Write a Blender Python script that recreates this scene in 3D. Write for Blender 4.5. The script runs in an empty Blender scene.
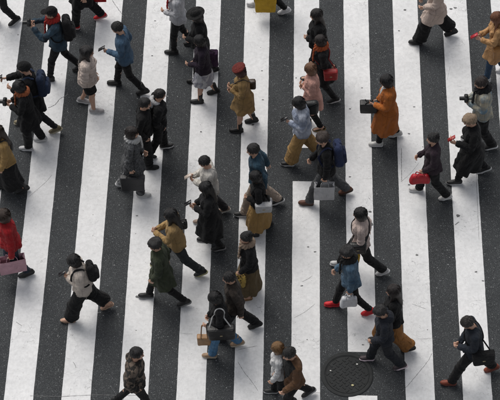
import bpy, bmesh, math, random
import numpy as np
from mathutils.kdtree import KDTree
rad = math.radians
random.seed(7)
scene = bpy.context.scene
C = scene.collection

# ------------------------------------------------------------------ camera, sky, sun, exposure
PITCH, YAW, FPX, DIST = rad(53.0), rad(1.15), 1908.7, 32.28      # focal length in pixels of a 500 x 400 picture
CF = np.array([-math.sin(YAW)*math.cos(PITCH), math.cos(YAW)*math.cos(PITCH), -math.sin(PITCH)])
CR = np.array([math.cos(YAW), math.sin(YAW), 0.0])
CU = np.cross(CR, CF)
CP = -CF*DIST
cam_data = bpy.data.cameras.new('camera')
cam = bpy.data.objects.new('camera', cam_data)
C.objects.link(cam)
cam.location = CP
cam.rotation_euler = (math.pi/2 - PITCH, 0, YAW)
cam_data.sensor_width = 36.0
cam_data.lens = 36.0*FPX/500.0
cam_data.clip_end = 2000
scene.camera = cam

SUN_EL, SUN_AZ = rad(58), rad(-35)        # azimuth measured from +Y towards +X
world = bpy.data.worlds.new('World')
scene.world = world
world.use_nodes = True
wn = world.node_tree
sky = wn.nodes.new('ShaderNodeTexSky')
sky.sky_type = 'NISHITA'
sky.sun_disc = False
sky.sun_elevation = SUN_EL
sky.sun_rotation = SUN_AZ
sky.air_density = 1.0
sky.dust_density = 4.0
wn.nodes['Background'].inputs['Strength'].default_value = 0.10
hsv = wn.nodes.new('ShaderNodeHueSaturation')
hsv.inputs['Saturation'].default_value = 0.28
wn.links.new(sky.outputs['Color'], hsv.inputs['Color'])
wn.links.new(hsv.outputs['Color'], wn.nodes['Background'].inputs['Color'])
sd = bpy.data.lights.new('sun', 'SUN')
sd.energy = 1.25
sd.angle = rad(35)
sd.color = (1.0, 0.96, 0.9)
sun = bpy.data.objects.new('sun', sd)
C.objects.link(sun)
sun.rotation_euler = (math.pi/2 - SUN_EL, 0, math.pi - SUN_AZ)
scene.view_settings.view_transform = 'Standard'
scene.view_settings.look = 'None'
scene.view_settings.exposure = 0.50
scene.view_settings.gamma = 1.0
scene.view_settings.use_curve_mapping = False

def hit(x, y, z=0.0):
    """point at height z seen at pixel x, y of the 500 x 400 photograph"""
    v = CF*FPX + CR*(x-250) - CU*(y-200)
    return CP + v*(z-CP[2])/v[2]

# ------------------------------------------------------------------ object helpers
def link(name, me, parent=None):
    o = bpy.data.objects.new(name, me)
    C.objects.link(o)
    o.parent = parent
    return o

def tag(o, label=None, cat=None, group=None, kind=None):
    if label: o['label'] = label
    if cat: o['category'] = cat
    if group: o['group'] = group
    if kind: o['kind'] = kind
    return o

def empty(name, loc=(0, 0, 0), rz=0.0):
    o = link(name, None)
    o.empty_display_size = 0.2
    o.location = loc
    o.rotation_euler = (0, 0, rz)
    return o

def mesh_from(V, F, mat, name='mesh', rest=None, smooth=True):
    V = np.ascontiguousarray(V, np.float32)
    F = np.ascontiguousarray(F, np.int32)
    n = F.shape[1]
    me = bpy.data.meshes.new(name)
    me.vertices.add(len(V)); me.vertices.foreach_set('co', V.ravel())
    me.loops.add(F.size); me.loops.foreach_set('vertex_index', F.ravel())
    me.polygons.add(len(F))
    me.polygons.foreach_set('loop_start', np.arange(0, F.size, n, dtype=np.int32))
    me.polygons.foreach_set('use_smooth', np.full(len(F), smooth))
    me.update(calc_edges=True)
    if rest is not None:
        a = me.attributes.new('rest', 'FLOAT_VECTOR', 'POINT')
        a.data.foreach_set('vector', np.ascontiguousarray(rest, np.float32).ravel())
    if mat: me.materials.append(mat)
    return me

# ------------------------------------------------------------------ materials
class NT:
    def __init__(s, name, rough=0.8, spec=0.3):
        s.m = bpy.data.materials.new(name); s.m.use_nodes = True
        s.t = s.m.node_tree; s.b = s.t.nodes['Principled BSDF']
        s.b.inputs['Roughness'].default_value = rough
        s.b.inputs['Specular IOR Level'].default_value = spec
    def n(s, typ, ins=None, **kw):
        d = s.t.nodes.new(typ)
        for k, v in kw.items(): setattr(d, k, v)
        for k, v in (ins or {}).items(): s.put(d.inputs[k], v)
        return d
    def put(s, sock, v):
        if isinstance(v, bpy.types.NodeSocket): s.t.links.new(v, sock)
        elif isinstance(v, bpy.types.Node): s.t.links.new(v.outputs[0], sock)
        else:
            if sock.type == 'RGBA' and len(v) == 3: v = tuple(v)+(1,)
            sock.default_value = v
    def math(s, op, a, b=0.0, c=0.0, clamp=False):
        d = s.n('ShaderNodeMath', {0: a, 1: b, 2: c}, operation=op); d.use_clamp = clamp
        return d.outputs[0]
    def mix(s, fac, a, b, blend='MIX'):
        d = s.t.nodes.new('ShaderNodeMix'); d.data_type = 'RGBA'; d.blend_type = blend
        s.put(d.inputs[0], fac); s.put(d.inputs[6], a); s.put(d.inputs[7], b)
        return d.outputs[2]
    def ramp(s, v, lo, hi, a=0.0, b=1.0):
        d = s.n('ShaderNodeMapRange', {'Value': v, 'From Min': lo, 'From Max': hi, 'To Min': a, 'To Max': b})
        return d.outputs[0]
    def noise(s, vec, scale, detail=3.0, rough=0.55, dist=0.0):
        d = s.n('ShaderNodeTexNoise', {'Scale': scale, 'Detail': detail, 'Roughness': rough, 'Distortion': dist})
        if vec is not None: s.put(d.inputs['Vector'], vec)
        return d.outputs[0]
    def color(s, v): s.put(s.b.inputs['Base Color'], v)
    def bump(s, h, strength=0.5, dist=0.01):
        d = s.n('ShaderNodeBump', {'Height': h, 'Strength': strength, 'Distance': dist})
        s.put(s.b.inputs['Normal'], d.outputs[0])

def attr_rest(t):
    return t.n('ShaderNodeAttribute', attribute_name='rest').outputs['Vector']

S45 = math.sqrt(0.5)
_mc = {}
def cloth(col, inner=None, pat=None, pcol=(0.5, 0.5, 0.5), rough=0.85, sheen=0.0, iw=0.045, iz=1.05):
    key = ('cloth', col, inner, pat, pcol, rough, iw, iz)
    if key in _mc: return _mc[key]
    t = NT('cloth', rough, 0.25)
    r = attr_rest(t)
    c = col
    sep = t.n('ShaderNodeSeparateXYZ', {0: r})
    x, y, z = sep.outputs
    if pat == 'stripe':
        w = t.math('SINE', t.math('MULTIPLY', z, 2*math.pi/0.075))
        c = t.mix(t.ramp(w, 0.1, 0.35), col, pcol)
    elif pat == 'plaid':
        w = t.math('SINE', t.math('MULTIPLY', z, 2*math.pi/0.07)); w2 = t.math('SINE', t.math('MULTIPLY', x, 2*math.pi/0.07))
        c = t.mix(t.math('MULTIPLY', t.math('ADD', t.ramp(w, 0.2, 0.5), t.ramp(w2, 0.2, 0.5)), 0.45), col, pcol)
    elif pat == 'camo':
        c = t.mix(t.ramp(t.noise(r, 11, 2), 0.47, 0.53), col, pcol)
    elif pat == 'tweed':
        c = t.mix(t.ramp(t.noise(r, 26, 4, 0.7), 0.42, 0.66), col, pcol)
    elif pat == 'floral':
        v = t.n('ShaderNodeTexVoronoi', {'Vector': r, 'Scale': 20.0}).outputs['Distance']
        c = t.mix(t.ramp(v, 0.28, 0.36, 1, 0), col, pcol)
    elif pat == 'wash':
        c = t.mix(t.ramp(t.noise(r, 7, 3, 0.6), 0.4, 0.7), col, pcol)
    elif pat == 'bands':                                   # shaggy two-tone knit
        w = t.math('ADD', t.math('MULTIPLY', z, 9.0), t.math('MULTIPLY', t.noise(r, 5, 2), 1.4))
        c = t.mix(t.ramp(t.math('SINE', t.math('MULTIPLY', w, 2.6)), -0.4, 0.5), col, pcol)
    c = t.mix(t.ramp(t.noise(r, 5, 4, 0.65), 0.3, 0.7), t.mix(1.0, c, (0.72,)*3, 'MULTIPLY'), c)
    # seams, pockets and worn edges keep to the cloth
    if inner:
        front = t.math('LESS_THAN', y, -0.03)
        lim = t.math('MULTIPLY_ADD', t.math('SUBTRACT', z, iz), iw/0.30, 0.012)
        wob = t.math('MULTIPLY_ADD', t.noise(r, 9, 2), 0.02, -0.01)
        v = t.math('LESS_THAN', t.math('ADD', t.math('ABSOLUTE', x), wob), lim)
        c = t.mix(t.math('MULTIPLY', front, v), c, inner)
    # stitched seams: yoke, side seam, cuff, hem
    axx = t.math('ABSOLUTE', x)
    def line(v, at, w=.0032): return t.math('LESS_THAN', t.math('ABSOLUTE', t.math('SUBTRACT', v, at)), w)
    u = t.math('MULTIPLY', t.math('SUBTRACT', axx, t.math('ADD', z, -1.21)), S45)
    sm = t.math('MULTIPLY', line(z, 1.292), t.math('LESS_THAN', axx, .2))
    sm = t.math('MAXIMUM', sm, t.math('MULTIPLY', line(y, .006), t.math('LESS_THAN', axx, .27)))
    sm = t.math('MAXIMUM', sm, t.math('MULTIPLY', line(u, .485), t.math('GREATER_THAN', axx, .3)))
    sm = t.math('MAXIMUM', sm, t.math('MULTIPLY', line(z, .872), t.math('LESS_THAN', axx, .3)))
    c = t.mix(t.math('MULTIPLY', sm, .42), c, t.mix(1.0, c, (.25,)*3, 'MULTIPLY'))
    t.color(c)
    cre = t.n('ShaderNodeTexNoise', {'Vector': t.n('ShaderNodeMapping', {'Vector': r, 'Scale': (1.3, 1.3, .55)}).outputs[0], 'Scale': 6.0, 'Detail': 3.0, 'Roughness': .5, 'Distortion': 1.2}, noise_type='RIDGED_MULTIFRACTAL')
    b = t.math('ADD', t.math('MULTIPLY', cre.outputs[0], 1.5), t.math('SUBTRACT', t.math('ADD', t.math('MULTIPLY', t.noise(r, 14, 4, 0.6, 0.8), 1.0), t.math('MULTIPLY', t.noise(r, 150, 2), 0.15)), t.math('MULTIPLY', sm, .35)))
    t.bump(b, 1.0, 0.036)
    t.b.inputs['Sheen Weight'].default_value = 0.03
    t.b.inputs['Sheen Roughness'].default_value = 0.5
    _mc[key] = t.m
    return t.m

def leather(col, rough=0.45):
    key = ('leather', col, rough)
    if key in _mc: return _mc[key]
    t = NT('leather', rough, 0.4)
    r = attr_rest(t)
    t.color(t.mix(t.ramp(t.noise(r, 14, 4), 0.35, 0.7), t.mix(1.0, col, (0.65,)*3, 'MULTIPLY'), col))
    t.bump(t.noise(r, 40, 4), 0.4, 0.01)
    _mc[key] = t.m
    return t.m

def plastic(col, rough=0.4, name='plastic'):
    key = (name, col, rough)
    if key in _mc: return _mc[key]
    t = NT(name, rough, 0.5)
    g = t.n('ShaderNodeTexCoord').outputs['Object']
    t.color(t.mix(t.ramp(t.noise(g, 30, 3), 0.3, 0.75), t.mix(1.0, col, (0.75,)*3, 'MULTIPLY'), col))
    _mc[key] = t.m
    return t.m

def hair_mat(col):
    key = ('hair', col)
    if key in _mc: return _mc[key]
    t = NT('hair', 0.36, 0.6)
    r = attr_rest(t)
    sep = t.n('ShaderNodeSeparateXYZ', {0: r}); x, y, z = sep.outputs
    ang = t.math('ARCTAN2', x, t.math('SUBTRACT', y, 0.03))
    vec = t.n('ShaderNodeCombineXYZ', {0: t.math('MULTIPLY', ang, 7.0), 1: t.math('MULTIPLY', z, 5.0), 2: t.math('MULTIPLY', y, 3.0)})
    st = t.noise(vec.outputs[0], 3.0, 5, 0.7)
    t.color(t.mix(t.ramp(st, 0.35, 0.7), t.mix(1.0, col, (0.55,)*3, 'MULTIPLY'), tuple(min(1, c*1.5+0.004) for c in col)))
    t.bump(st, 0.9, 0.012)
    _mc[key] = t.m
    return t.m

def skin_mat(col):
    key = ('skin', col)
    if key in _mc: return _mc[key]
    t = NT('skin', 0.5, 0.4)
    r = attr_rest(t)
    sep = t.n('ShaderNodeSeparateXYZ', {0: r}); x, y, z = sep.outputs
    ax = t.math('ABSOLUTE', x)
    front = t.math('LESS_THAN', y, -0.055)
    def blob(cx, cz, rx, rz):
        a = t.math('DIVIDE', t.math('SUBTRACT', ax, cx), rx); b = t.math('DIVIDE', t.math('SUBTRACT', z, cz), rz)
        d = t.math('ADD', t.math('MULTIPLY', a, a), t.math('MULTIPLY', b, b))
        return t.math('MULTIPLY', t.ramp(d, 0.7, 1.2, 1, 0), front)
    c = t.mix(t.ramp(t.noise(r, 22, 4), 0.35, 0.7), col, tuple(k*f for k, f in zip(col, (0.86, 0.74, 0.68))))
    c = t.mix(t.math('MULTIPLY', blob(0.045, 1.562, 0.026, 0.022), 0.35), c, (col[0]*0.95, col[1]*0.62, col[2]*0.58))
    c = t.mix(t.math('MULTIPLY', blob(0.0, 1.527, 0.024, 0.009), 0.85), c, (0.38, 0.12, 0.10))
    c = t.mix(blob(0.033, 1.604, 0.016, 0.0075), c, (0.55, 0.52, 0.50))
    c = t.mix(blob(0.033, 1.604, 0.0085, 0.009), c, (0.012, 0.008, 0.006))
    c = t.mix(t.math('MULTIPLY', blob(0.036, 1.626, 0.021, 0.0055), 0.85), c, (0.02, 0.014, 0.01))
    t.color(c)
    t.b.inputs['Subsurface Weight'].default_value = 0.06
    t.b.inputs['Subsurface Radius'].default_value = (0.012, 0.005, 0.003)
    _mc[key] = t.m
    return t.m

# ------------------------------------------------------------------ implicit surfaces (numpy) -> meshes
class Grid:
    def __init__(s, lo, hi, h):
        s.lo = np.array(lo, float); s.h = h
        s.ax = [np.arange(lo[i], hi[i]+h, h).astype(np.float32) for i in range(3)]
        s.f = np.full([len(a) for a in s.ax], 1.0, np.float32)
    def part(s, lo, hi):
        sl = []
        for i in range(3):
            a = int(np.searchsorted(s.ax[i], lo[i])); b = int(np.searchsorted(s.ax[i], hi[i]))
            sl.append(slice(a, max(a, b)))
        sl = tuple(sl)
        X, Y, Z = np.meshgrid(s.ax[0][sl[0]], s.ax[1][sl[1]], s.ax[2][sl[2]], indexing='ij', sparse=True)
        return sl, X, Y, Z
    def smin(s, sl, d, k):
        a = s.f[sl]
        if a.size == 0: return
        if k <= 0: s.f[sl] = np.minimum(a, d); return
        h = np.maximum(k-np.abs(a-d), 0)/k
        s.f[sl] = np.minimum(a, d) - h*h*k*0.25
    def cone(s, a, b, ra, rb, k=0.02, sy=1.0, cut=None):
        a = np.array(a, float); b = np.array(b, float); r = max(ra, rb)+k+0.03
        sl, X, Y, Z = s.part(np.minimum(a, b)-r, np.maximum(a, b)+r)
        ba = b-a; L = float(ba@ba)+1e-9
        px, py, pz = X-a[0], Y-a[1], Z-a[2]
        t = np.clip((px*ba[0]+py*ba[1]+pz*ba[2])/L, 0, 1)
        d = np.sqrt((px-t*ba[0])**2+((py-t*ba[1])/sy)**2+(pz-t*ba[2])**2)-(ra+t*(rb-ra))
        if cut is not None:
            u = ba/math.sqrt(L)
            d = np.maximum(d, px*u[0]+py*u[1]+pz*u[2]-cut*math.sqrt(L))
        s.smin(sl, d, k)
    def ell(s, c, r, k=0.02, sub=False, rx=0.0):
        c = np.array(c, float); r = np.array(r, float); m = r.max()+k+0.03
        sl, X, Y, Z = s.part(c-m, c+m)
        x, y, z = X-c[0], Y-c[1], Z-c[2]
        if rx:
            cs, sn = math.cos(rx), math.sin(rx); y, z = y*cs+z*sn, -y*sn+z*cs
        k0 = np.sqrt((x/r[0])**2+(y/r[1])**2+(z/r[2])**2)
        k1 = np.sqrt((x/r[0]**2)**2+(y/r[1]**2)**2+(z/r[2]**2)**2)+1e-6
        d = k0*(k0-1)/k1
        if sub:
            a = s.f[sl]; d = -d
            h = np.maximum(k-np.abs(a-d), 0)/max(k, 1e-6)
            s.f[sl] = np.maximum(a, d)+h*h*k*0.25
        else: s.smin(sl, d, k)
    def loft(s, tab, k=0.02, folds=None, cut=True):
        """elliptic tube along z; tab rows: z, rx, ry, cy"""
        tab = np.array(sorted(tab), float); z0, z1 = tab[0, 0], tab[-1, 0]
        m = tab[:, 1:3].max()+0.08
        sl, X, Y, Z = s.part((-m, -m+tab[:, 3].min(), z0-0.05), (m, m+tab[:, 3].max(), z1+0.08))
        rx = np.interp(Z, tab[:, 0], tab[:, 1]); ry = np.interp(Z, tab[:, 0], tab[:, 2]); cy = np.interp(Z, tab[:, 0], tab[:, 3])
        x, y = X/rx, (Y-cy)/ry
        d = (np.sqrt(x*x+y*y)-1)*np.minimum(rx, ry)
        if folds is not None: d = d+folds(np.arctan2(x, -y), Z)
        d = np.maximum(d, z0-Z); d = np.maximum(d, Z-z1)
        s.smin(sl, d.astype(np.float32), k)
    def ring(s, c, R, r, k=0.02, ry=1.0, tilt=0.0, rz=1.0):
        c = np.array(c, float); m = R+r+k+0.04
        sl, X, Y, Z = s.part(c-m, c+m)
        x, y, z = X-c[0], (Y-c[1]), Z-c[2]
        cs, sn = math.cos(tilt), math.sin(tilt); y, z = y*cs+z*sn, -y*sn+z*cs
        q = np.sqrt(x*x+(y/ry)**2)-R
        s.smin(sl, np.sqrt(q*q+(z/rz)**2)-r, k)
    def box(s, c, b, r=0.02, k=0.01, taper=0.0):
        c = np.array(c, float); b = np.array(b, float); m = b.max()*1.5+0.05
        sl, X, Y, Z = s.part(c-m, c+m)
        tz = 1+taper*(Z-c[2])/b[2]
        q = [np.abs((X-c[0])/tz)-b[0]+r, np.abs((Y-c[1])/tz)-b[1]+r, np.abs(Z-c[2])-b[2]+r]
        o = np.sqrt(sum(np.maximum(v, 0)**2 for v in q))
        s.smin(sl, o+np.minimum(np.maximum(np.maximum(q[0], q[1]), q[2]), 0)-r, k)
    def full(s):
        return np.meshgrid(*s.ax, indexing='ij', sparse=True)
    def nets(s):
        f = s.f; n = np.array(f.shape); neg = f < 0
        cs = [(i, j, k) for i in (0, 1) for j in (0, 1) for k in (0, 1)]
        sub = lambda a, c: a[c[0]:n[0]-1+c[0], c[1]:n[1]-1+c[1], c[2]:n[2]-1+c[2]]
        cnt = sum(sub(neg, c).astype(np.int8) for c in cs)
        act = (cnt > 0) & (cnt < 8)
        I = np.argwhere(act)
        idx = np.full(act.shape, -1, np.int64); idx[act] = np.arange(len(I))
        val = {c: f[I[:, 0]+c[0], I[:, 1]+c[1], I[:, 2]+c[2]] for c in cs}
        P = np.zeros((len(I), 3)); W = np.zeros(len(I))
        for c in cs:
            for a in range(3):
                if c[a]: continue
                e = list(c); e[a] = 1; e = tuple(e)
                v0, v1 = val[c], val[e]; m = (v0 < 0) != (v1 < 0)
                t = np.where(m, v0/np.where(m, v0-v1, 1), 0)
                q = np.tile(np.array(c, float), (len(I), 1)); q[:, a] = t
                P += q*m[:, None]; W += m
        P /= W[:, None]
        V = s.lo+(I+P)*s.h
        Q = []
        for a in range(3):
            b, c = (a+1) % 3, (a+2) % 3
            s0 = [slice(None)]*3; s1 = [slice(None)]*3; s0[a] = slice(0, n[a]-1); s1[a] = slice(1, n[a])
            d0, d1 = neg[tuple(s0)], neg[tuple(s1)]
            E = np.argwhere(d0 != d1)
            E = E[(E[:, b] > 0) & (E[:, c] > 0) & (E[:, b] < n[b]-1) & (E[:, c] < n[c]-1)]
            inside = d0[E[:, 0], E[:, 1], E[:, 2]]
            def cell(db, dc):
                q = E.copy(); q[:, b] += db; q[:, c] += dc
                return idx[q[:, 0], q[:, 1], q[:, 2]]
            q = np.stack([cell(-1, -1), cell(0, -1), cell(0, 0), cell(-1, 0)], 1)
            q[~inside] = q[~inside][:, ::-1]
            Q.append(q)
        return V, np.concatenate(Q)

def decimate(V, Q, target, keep=None):
    me = mesh_from(V, Q, None, 'tmp')
    ob = bpy.data.objects.new('tmp', me); C.objects.link(ob)
    sm = ob.modifiers.new('s', 'SMOOTH'); sm.iterations = 1; sm.factor = 0.4
    md = ob.modifiers.new('d', 'DECIMATE'); md.ratio = min(1.0, target/(2.0*len(Q)))
    if keep is not None:
        vg = ob.vertex_groups.new(name='k')
        vg.add([int(i) for i in np.nonzero(keep)[0]], 1.0, 'REPLACE')
        pass
    dg = bpy.context.evaluated_depsgraph_get()
    ev = ob.evaluated_get(dg); m2 = ev.to_mesh()
    m2.calc_loop_triangles()
    v = np.zeros(len(m2.vertices)*3, np.float32); m2.vertices.foreach_get('co', v)
    t = np.zeros(len(m2.loop_triangles)*3, np.int32); m2.loop_triangles.foreach_get('vertices', t)
    ev.to_mesh_clear()
    bpy.data.objects.remove(ob); bpy.data.meshes.remove(me)
    return v.reshape(-1, 3).astype(float), t.reshape(-1, 3)

# ------------------------------------------------------------------ skeleton, rest pose faces -Y with the arms 45 degrees out
S45 = math.sqrt(0.5)
def arm_dir(s): return np.array([s*S45, 0, -S45])
J = {}
for s, k in ((1, 'L'), (-1, 'R')):
    J['sho'+k] = np.array([s*0.165, 0.012, 1.375])
    J['elb'+k] = J['sho'+k]+arm_dir(s)*0.275
    J['wri'+k] = J['elb'+k]+arm_dir(s)*0.245
    J['knu'+k] = J['wri'+k]+arm_dir(s)*0.088
    J['hip'+k] = np.array([s*0.09, 0, 0.89])
    J['kne'+k] = np.array([s*0.10, -0.005, 0.485])
    J['ank'+k] = np.array([s*0.11, 0.015, 0.085])
BONES = ['pelvis', 'spine', 'chest', 'neck', 'head', 'uaL', 'uaR', 'faL', 'faR', 'haL', 'haR', 'fiL', 'fiR', 'thL', 'thR', 'shL', 'shR', 'foL', 'foR']
BI = {b: i for i, b in enumerate(BONES)}
SEG = {'pelvis': [((-.05, 0, .93), (.05, 0, .93), .12)], 'spine': [((0, 0, 1.02), (0, 0, 1.12), .115)],
       'chest': [((0, 0, 1.18), (0, 0, 1.34), .13), ((-.12, .01, 1.375), (.12, .01, 1.375), .06)],
       'neck': [((0, .012, 1.43), (0, .005, 1.47), .055)], 'head': [((0, 0, 1.55), (0, 0.01, 1.62), .09)]}
for s, k in ((1, 'L'), (-1, 'R')):
    d = arm_dir(s)
    SEG['ua'+k] = [(J['sho'+k]+d*0.05, J['elb'+k]-d*0.02, .05)]
    SEG['fa'+k] = [(J['elb'+k]+d*0.02, J['wri'+k]-d*0.01, .038)]
    SEG['ha'+k] = [(J['wri'+k]+d*0.02, J['knu'+k]-d*0.012, .03)]
    SEG['fi'+k] = [(J['knu'+k]+d*0.012, J['knu'+k]+d*0.08, .03)]
    SEG['th'+k] = [(J['hip'+k]-np.array([0, 0, .06]), J['kne'+k]+np.array([0, 0, .04]), .075)]
    SEG['sh'+k] = [(J['kne'+k]-np.array([0, 0, .04]), J['ank'+k]+np.array([0, 0, .04]), .05)]
    SEG['fo'+k] = [(J['ank'+k]-np.array([0, 0, .02]), J['ank'+k]+np.array([0, -.12, -.05]), .04)]

def weights(V, allowed, p=4.0, split=True):
    W = np.zeros((len(V), len(BONES)))
    for b in allowed:
        best = None
        for a, c, r in SEG[b]:
            a = np.array(a); c = np.array(c); ba = c-a
            t = np.clip((V-a)@ba/(ba@ba), 0, 1)
            d = np.linalg.norm(V-a-t[:, None]*ba, axis=1)-r
            best = d if best is None else np.minimum(best, d)
        w = 1.0/(np.maximum(best, 0)+0.018)**p
        if split and b in ('thL', 'shL', 'foL'): w *= np.clip((V[:, 0]+0.012)/0.024, 0, 1)+1e-6
        if split and b in ('thR', 'shR', 'foR'): w *= np.clip((-V[:, 0]+0.012)/0.024, 0, 1)+1e-6
        if b[-1] == 'L' and b[:2] in ('ua', 'fa', 'ha', 'fi'): w *= V[:, 0] > 0.02
        if b[-1] == 'R' and b[:2] in ('ua', 'fa', 'ha', 'fi'): w *= V[:, 0] < -0.02
        W[:, BI[b]] = w
    return W/W.sum(1, keepdims=True)

def rigid(V, b):
    W = np.zeros((len(V), len(BONES))); W[:, BI[b]] = 1
    return W
UP = ['pelvis', 'spine', 'chest', 'neck', 'uaL', 'uaR', 'faL', 'faR']
LEGS = ['pelvis', 'spine', 'thL', 'thR', 'shL', 'shR']

class T:                                   # a template: rest vertices, triangles, weights
    def __init__(s, V, F, W): s.V, s.F, s.W = V, F, W

def wave(X, Y, Z, seed, fr):
    r = np.random.RandomState(seed); o = 0
    for i in range(4):
        k = r.normal(size=3); k *= fr*r.uniform(.7, 1.3)/np.linalg.norm(k)
        q = r.normal(size=3); q *= fr*0.5/np.linalg.norm(q)
        o = o+np.sin(k[0]*X+k[1]*Y+k[2]*Z+r.uniform(0, 6.3)+1.5*np.sin(q[0]*X+q[1]*Y+q[2]*Z+r.uniform(0, 6.3)))
    return o*0.25

_tc = {}
def cached(fn):
    def g(*a):
        k = (fn.__name__,)+a
        if k not in _tc: _tc[k] = fn(*a)
        return _tc[k]
    return g

@cached
def body(sex):
    m = sex == 'm'
    g = Grid((-.72, -.19, -.01), (.72, .17, 1.73), 0.006)
    w = 1.0 if m else 0.93
    g.loft([(.84, .12*1, .09, 0), (.90, .145, .105, .005), (.98, .138*w, .10, 0), (1.08, .118*w, .088, 0), (1.2, .145*w, .102, -.003),
            (1.30, .15*w, .10, .004), (1.38, .11*w, .07, .01), (1.42, .055, .055, .012)], 0.03)
    g.cone((-.125*w, .012, 1.372), (.125*w, .012, 1.372), .052, .052, .04)
    if not m:
        for s in (-1, 1): g.ell((s*.062, -.075, 1.235), (.052, .045, .05), .03)
    g.cone((0, .018, 1.38), (0, .004, 1.52), .056, .05, .03)
    # head
    g.ell((0, .012, 1.612), (.076, .094, .092), .02)
    g.ell((0, -.03, 1.552), (.06, .064, .072), .03)
    g.ell((0, -.074, 1.503), (.024, .022, .018), .02)
    for s in (-1, 1):
        g.ell((s*.034, -.098, 1.606), (.02, .018, .012), .012, sub=True)
        g.ell((s*.033, -.077, 1.605), (.015, .015, .012), .003)
        g.ell((s*.046, -.06, 1.572), (.022, .022, .018), .02)
        g.ell((s*.079, .012, 1.588), (.011, .02, .032), .006)
        g.cone((s*.012, -.09, 1.627), (s*.05, -.076, 1.628), .007, .006, .012)
    g.cone((0, -.088, 1.608), (0, -.108, 1.568), .007, .0115, .01)
    for s in (-1, 1): g.ell((s*.012, -.096, 1.563), (.009, .01, .008), .006)
    g.ell((0, -.088, 1.532), (.022, .011, .0065), .006)
    g.ell((0, -.086, 1.521), (.02, .011, .007), .006)
    # limbs
    for s, k in ((1, 'L'), (-1, 'R')):
        d = arm_dir(s); n = np.array([-s*S45, 0, -S45]); e = np.array([0, -1.0, 0])
        g.cone(J['sho'+k], J['elb'+k], .046 if m else .04, .036 if m else .032, .03)
        g.cone(J['elb'+k], J['wri'+k], .037 if m else .033, .024, .02)
        w0 = J['wri'+k]
        for q in (-.024, -.008, .008, .024): g.cone(w0+d*.012+e*q*.6, w0+d*.085+e*q, .0135, .0125, .01)
        for i, (q, L) in enumerate(((.028, .070), (.0095, .080), (-.0095, .074), (-.028, .058))):
            a = w0+d*.086+e*q; b = a+d*L*.5+e*q*.16+n*L*.10; c = b+d*L*.46+e*q*.14+n*L*.22
            g.cone(a, b, .0088, .0082, .003); g.cone(b, c, .0082, .0066, .002)
        a = w0+d*.022+e*.026+n*.004; b = a+d*.034+e*.026+n*.010; c = b+d*.032+e*.010+n*.008
        g.cone(a, b, .0125, .0098, .008); g.cone(b, c, .0098, .0078, .002)
        g.cone(J['hip'+k], J['kne'+k], .078, .05, .035)
        g.cone(J['kne'+k], J['ank'+k], .048, .034, .02)
        g.ell(J['kne'+k]+np.array([0, .022, -.12]), (.042, .045, .10), .03)
        g.ell(J['kne'+k]+np.array([0, -.03, 0]), (.03, .025, .035), .02)
        g.cone(J['ank'+k]+np.array([0, .025, -.035]), J['ank'+k]+np.array([s*.008, -.135, -.05]), .034, .026, .02)
    V, Q = g.nets()
    keep = (V[:, 2] > 1.44) | (np.abs(V[:, 0]) > .50)
    V, F = decimate(V, Q, 15000)
    t = T(V, F, weights(V, BONES))
    t.kd = KDTree(len(V))
    for i, v in enumerate(V): t.kd.insert(v, i)
    t.kd.balance()
    return t

def near_weights(V, sex='m'):
    """the weights of the nearest point of the body, so cloth follows the limb inside it"""
    bt = body(sex)
    W = np.zeros((len(V), len(BONES)))
    for i, v in enumerate(V):
        h = bt.kd.find_n(v, 4)
        ws = np.array([1/(q[2]+.01) for q in h]); W[i] = (bt.W[[q[1] for q in h]]*ws[:, None]).sum(0)/ws.sum()
    W[:, BI['head']] = 0
    return W/W.sum(1, keepdims=True)

def fold_fn(seed, z0, z1, amp, n):
    r = np.random.RandomState(seed); ph = r.uniform(0, 6.3, 4)
    def fn(th, Z):
        u = np.clip((z1-Z)/(z1-z0), 0, 1)
        return amp*u*(np.sin(n*th+ph[0]+1.5*Z)+.6*np.sin((n+3)*th+ph[1]-3*Z)+.4*np.sin(2*th+ph[2]))
    return fn

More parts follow.
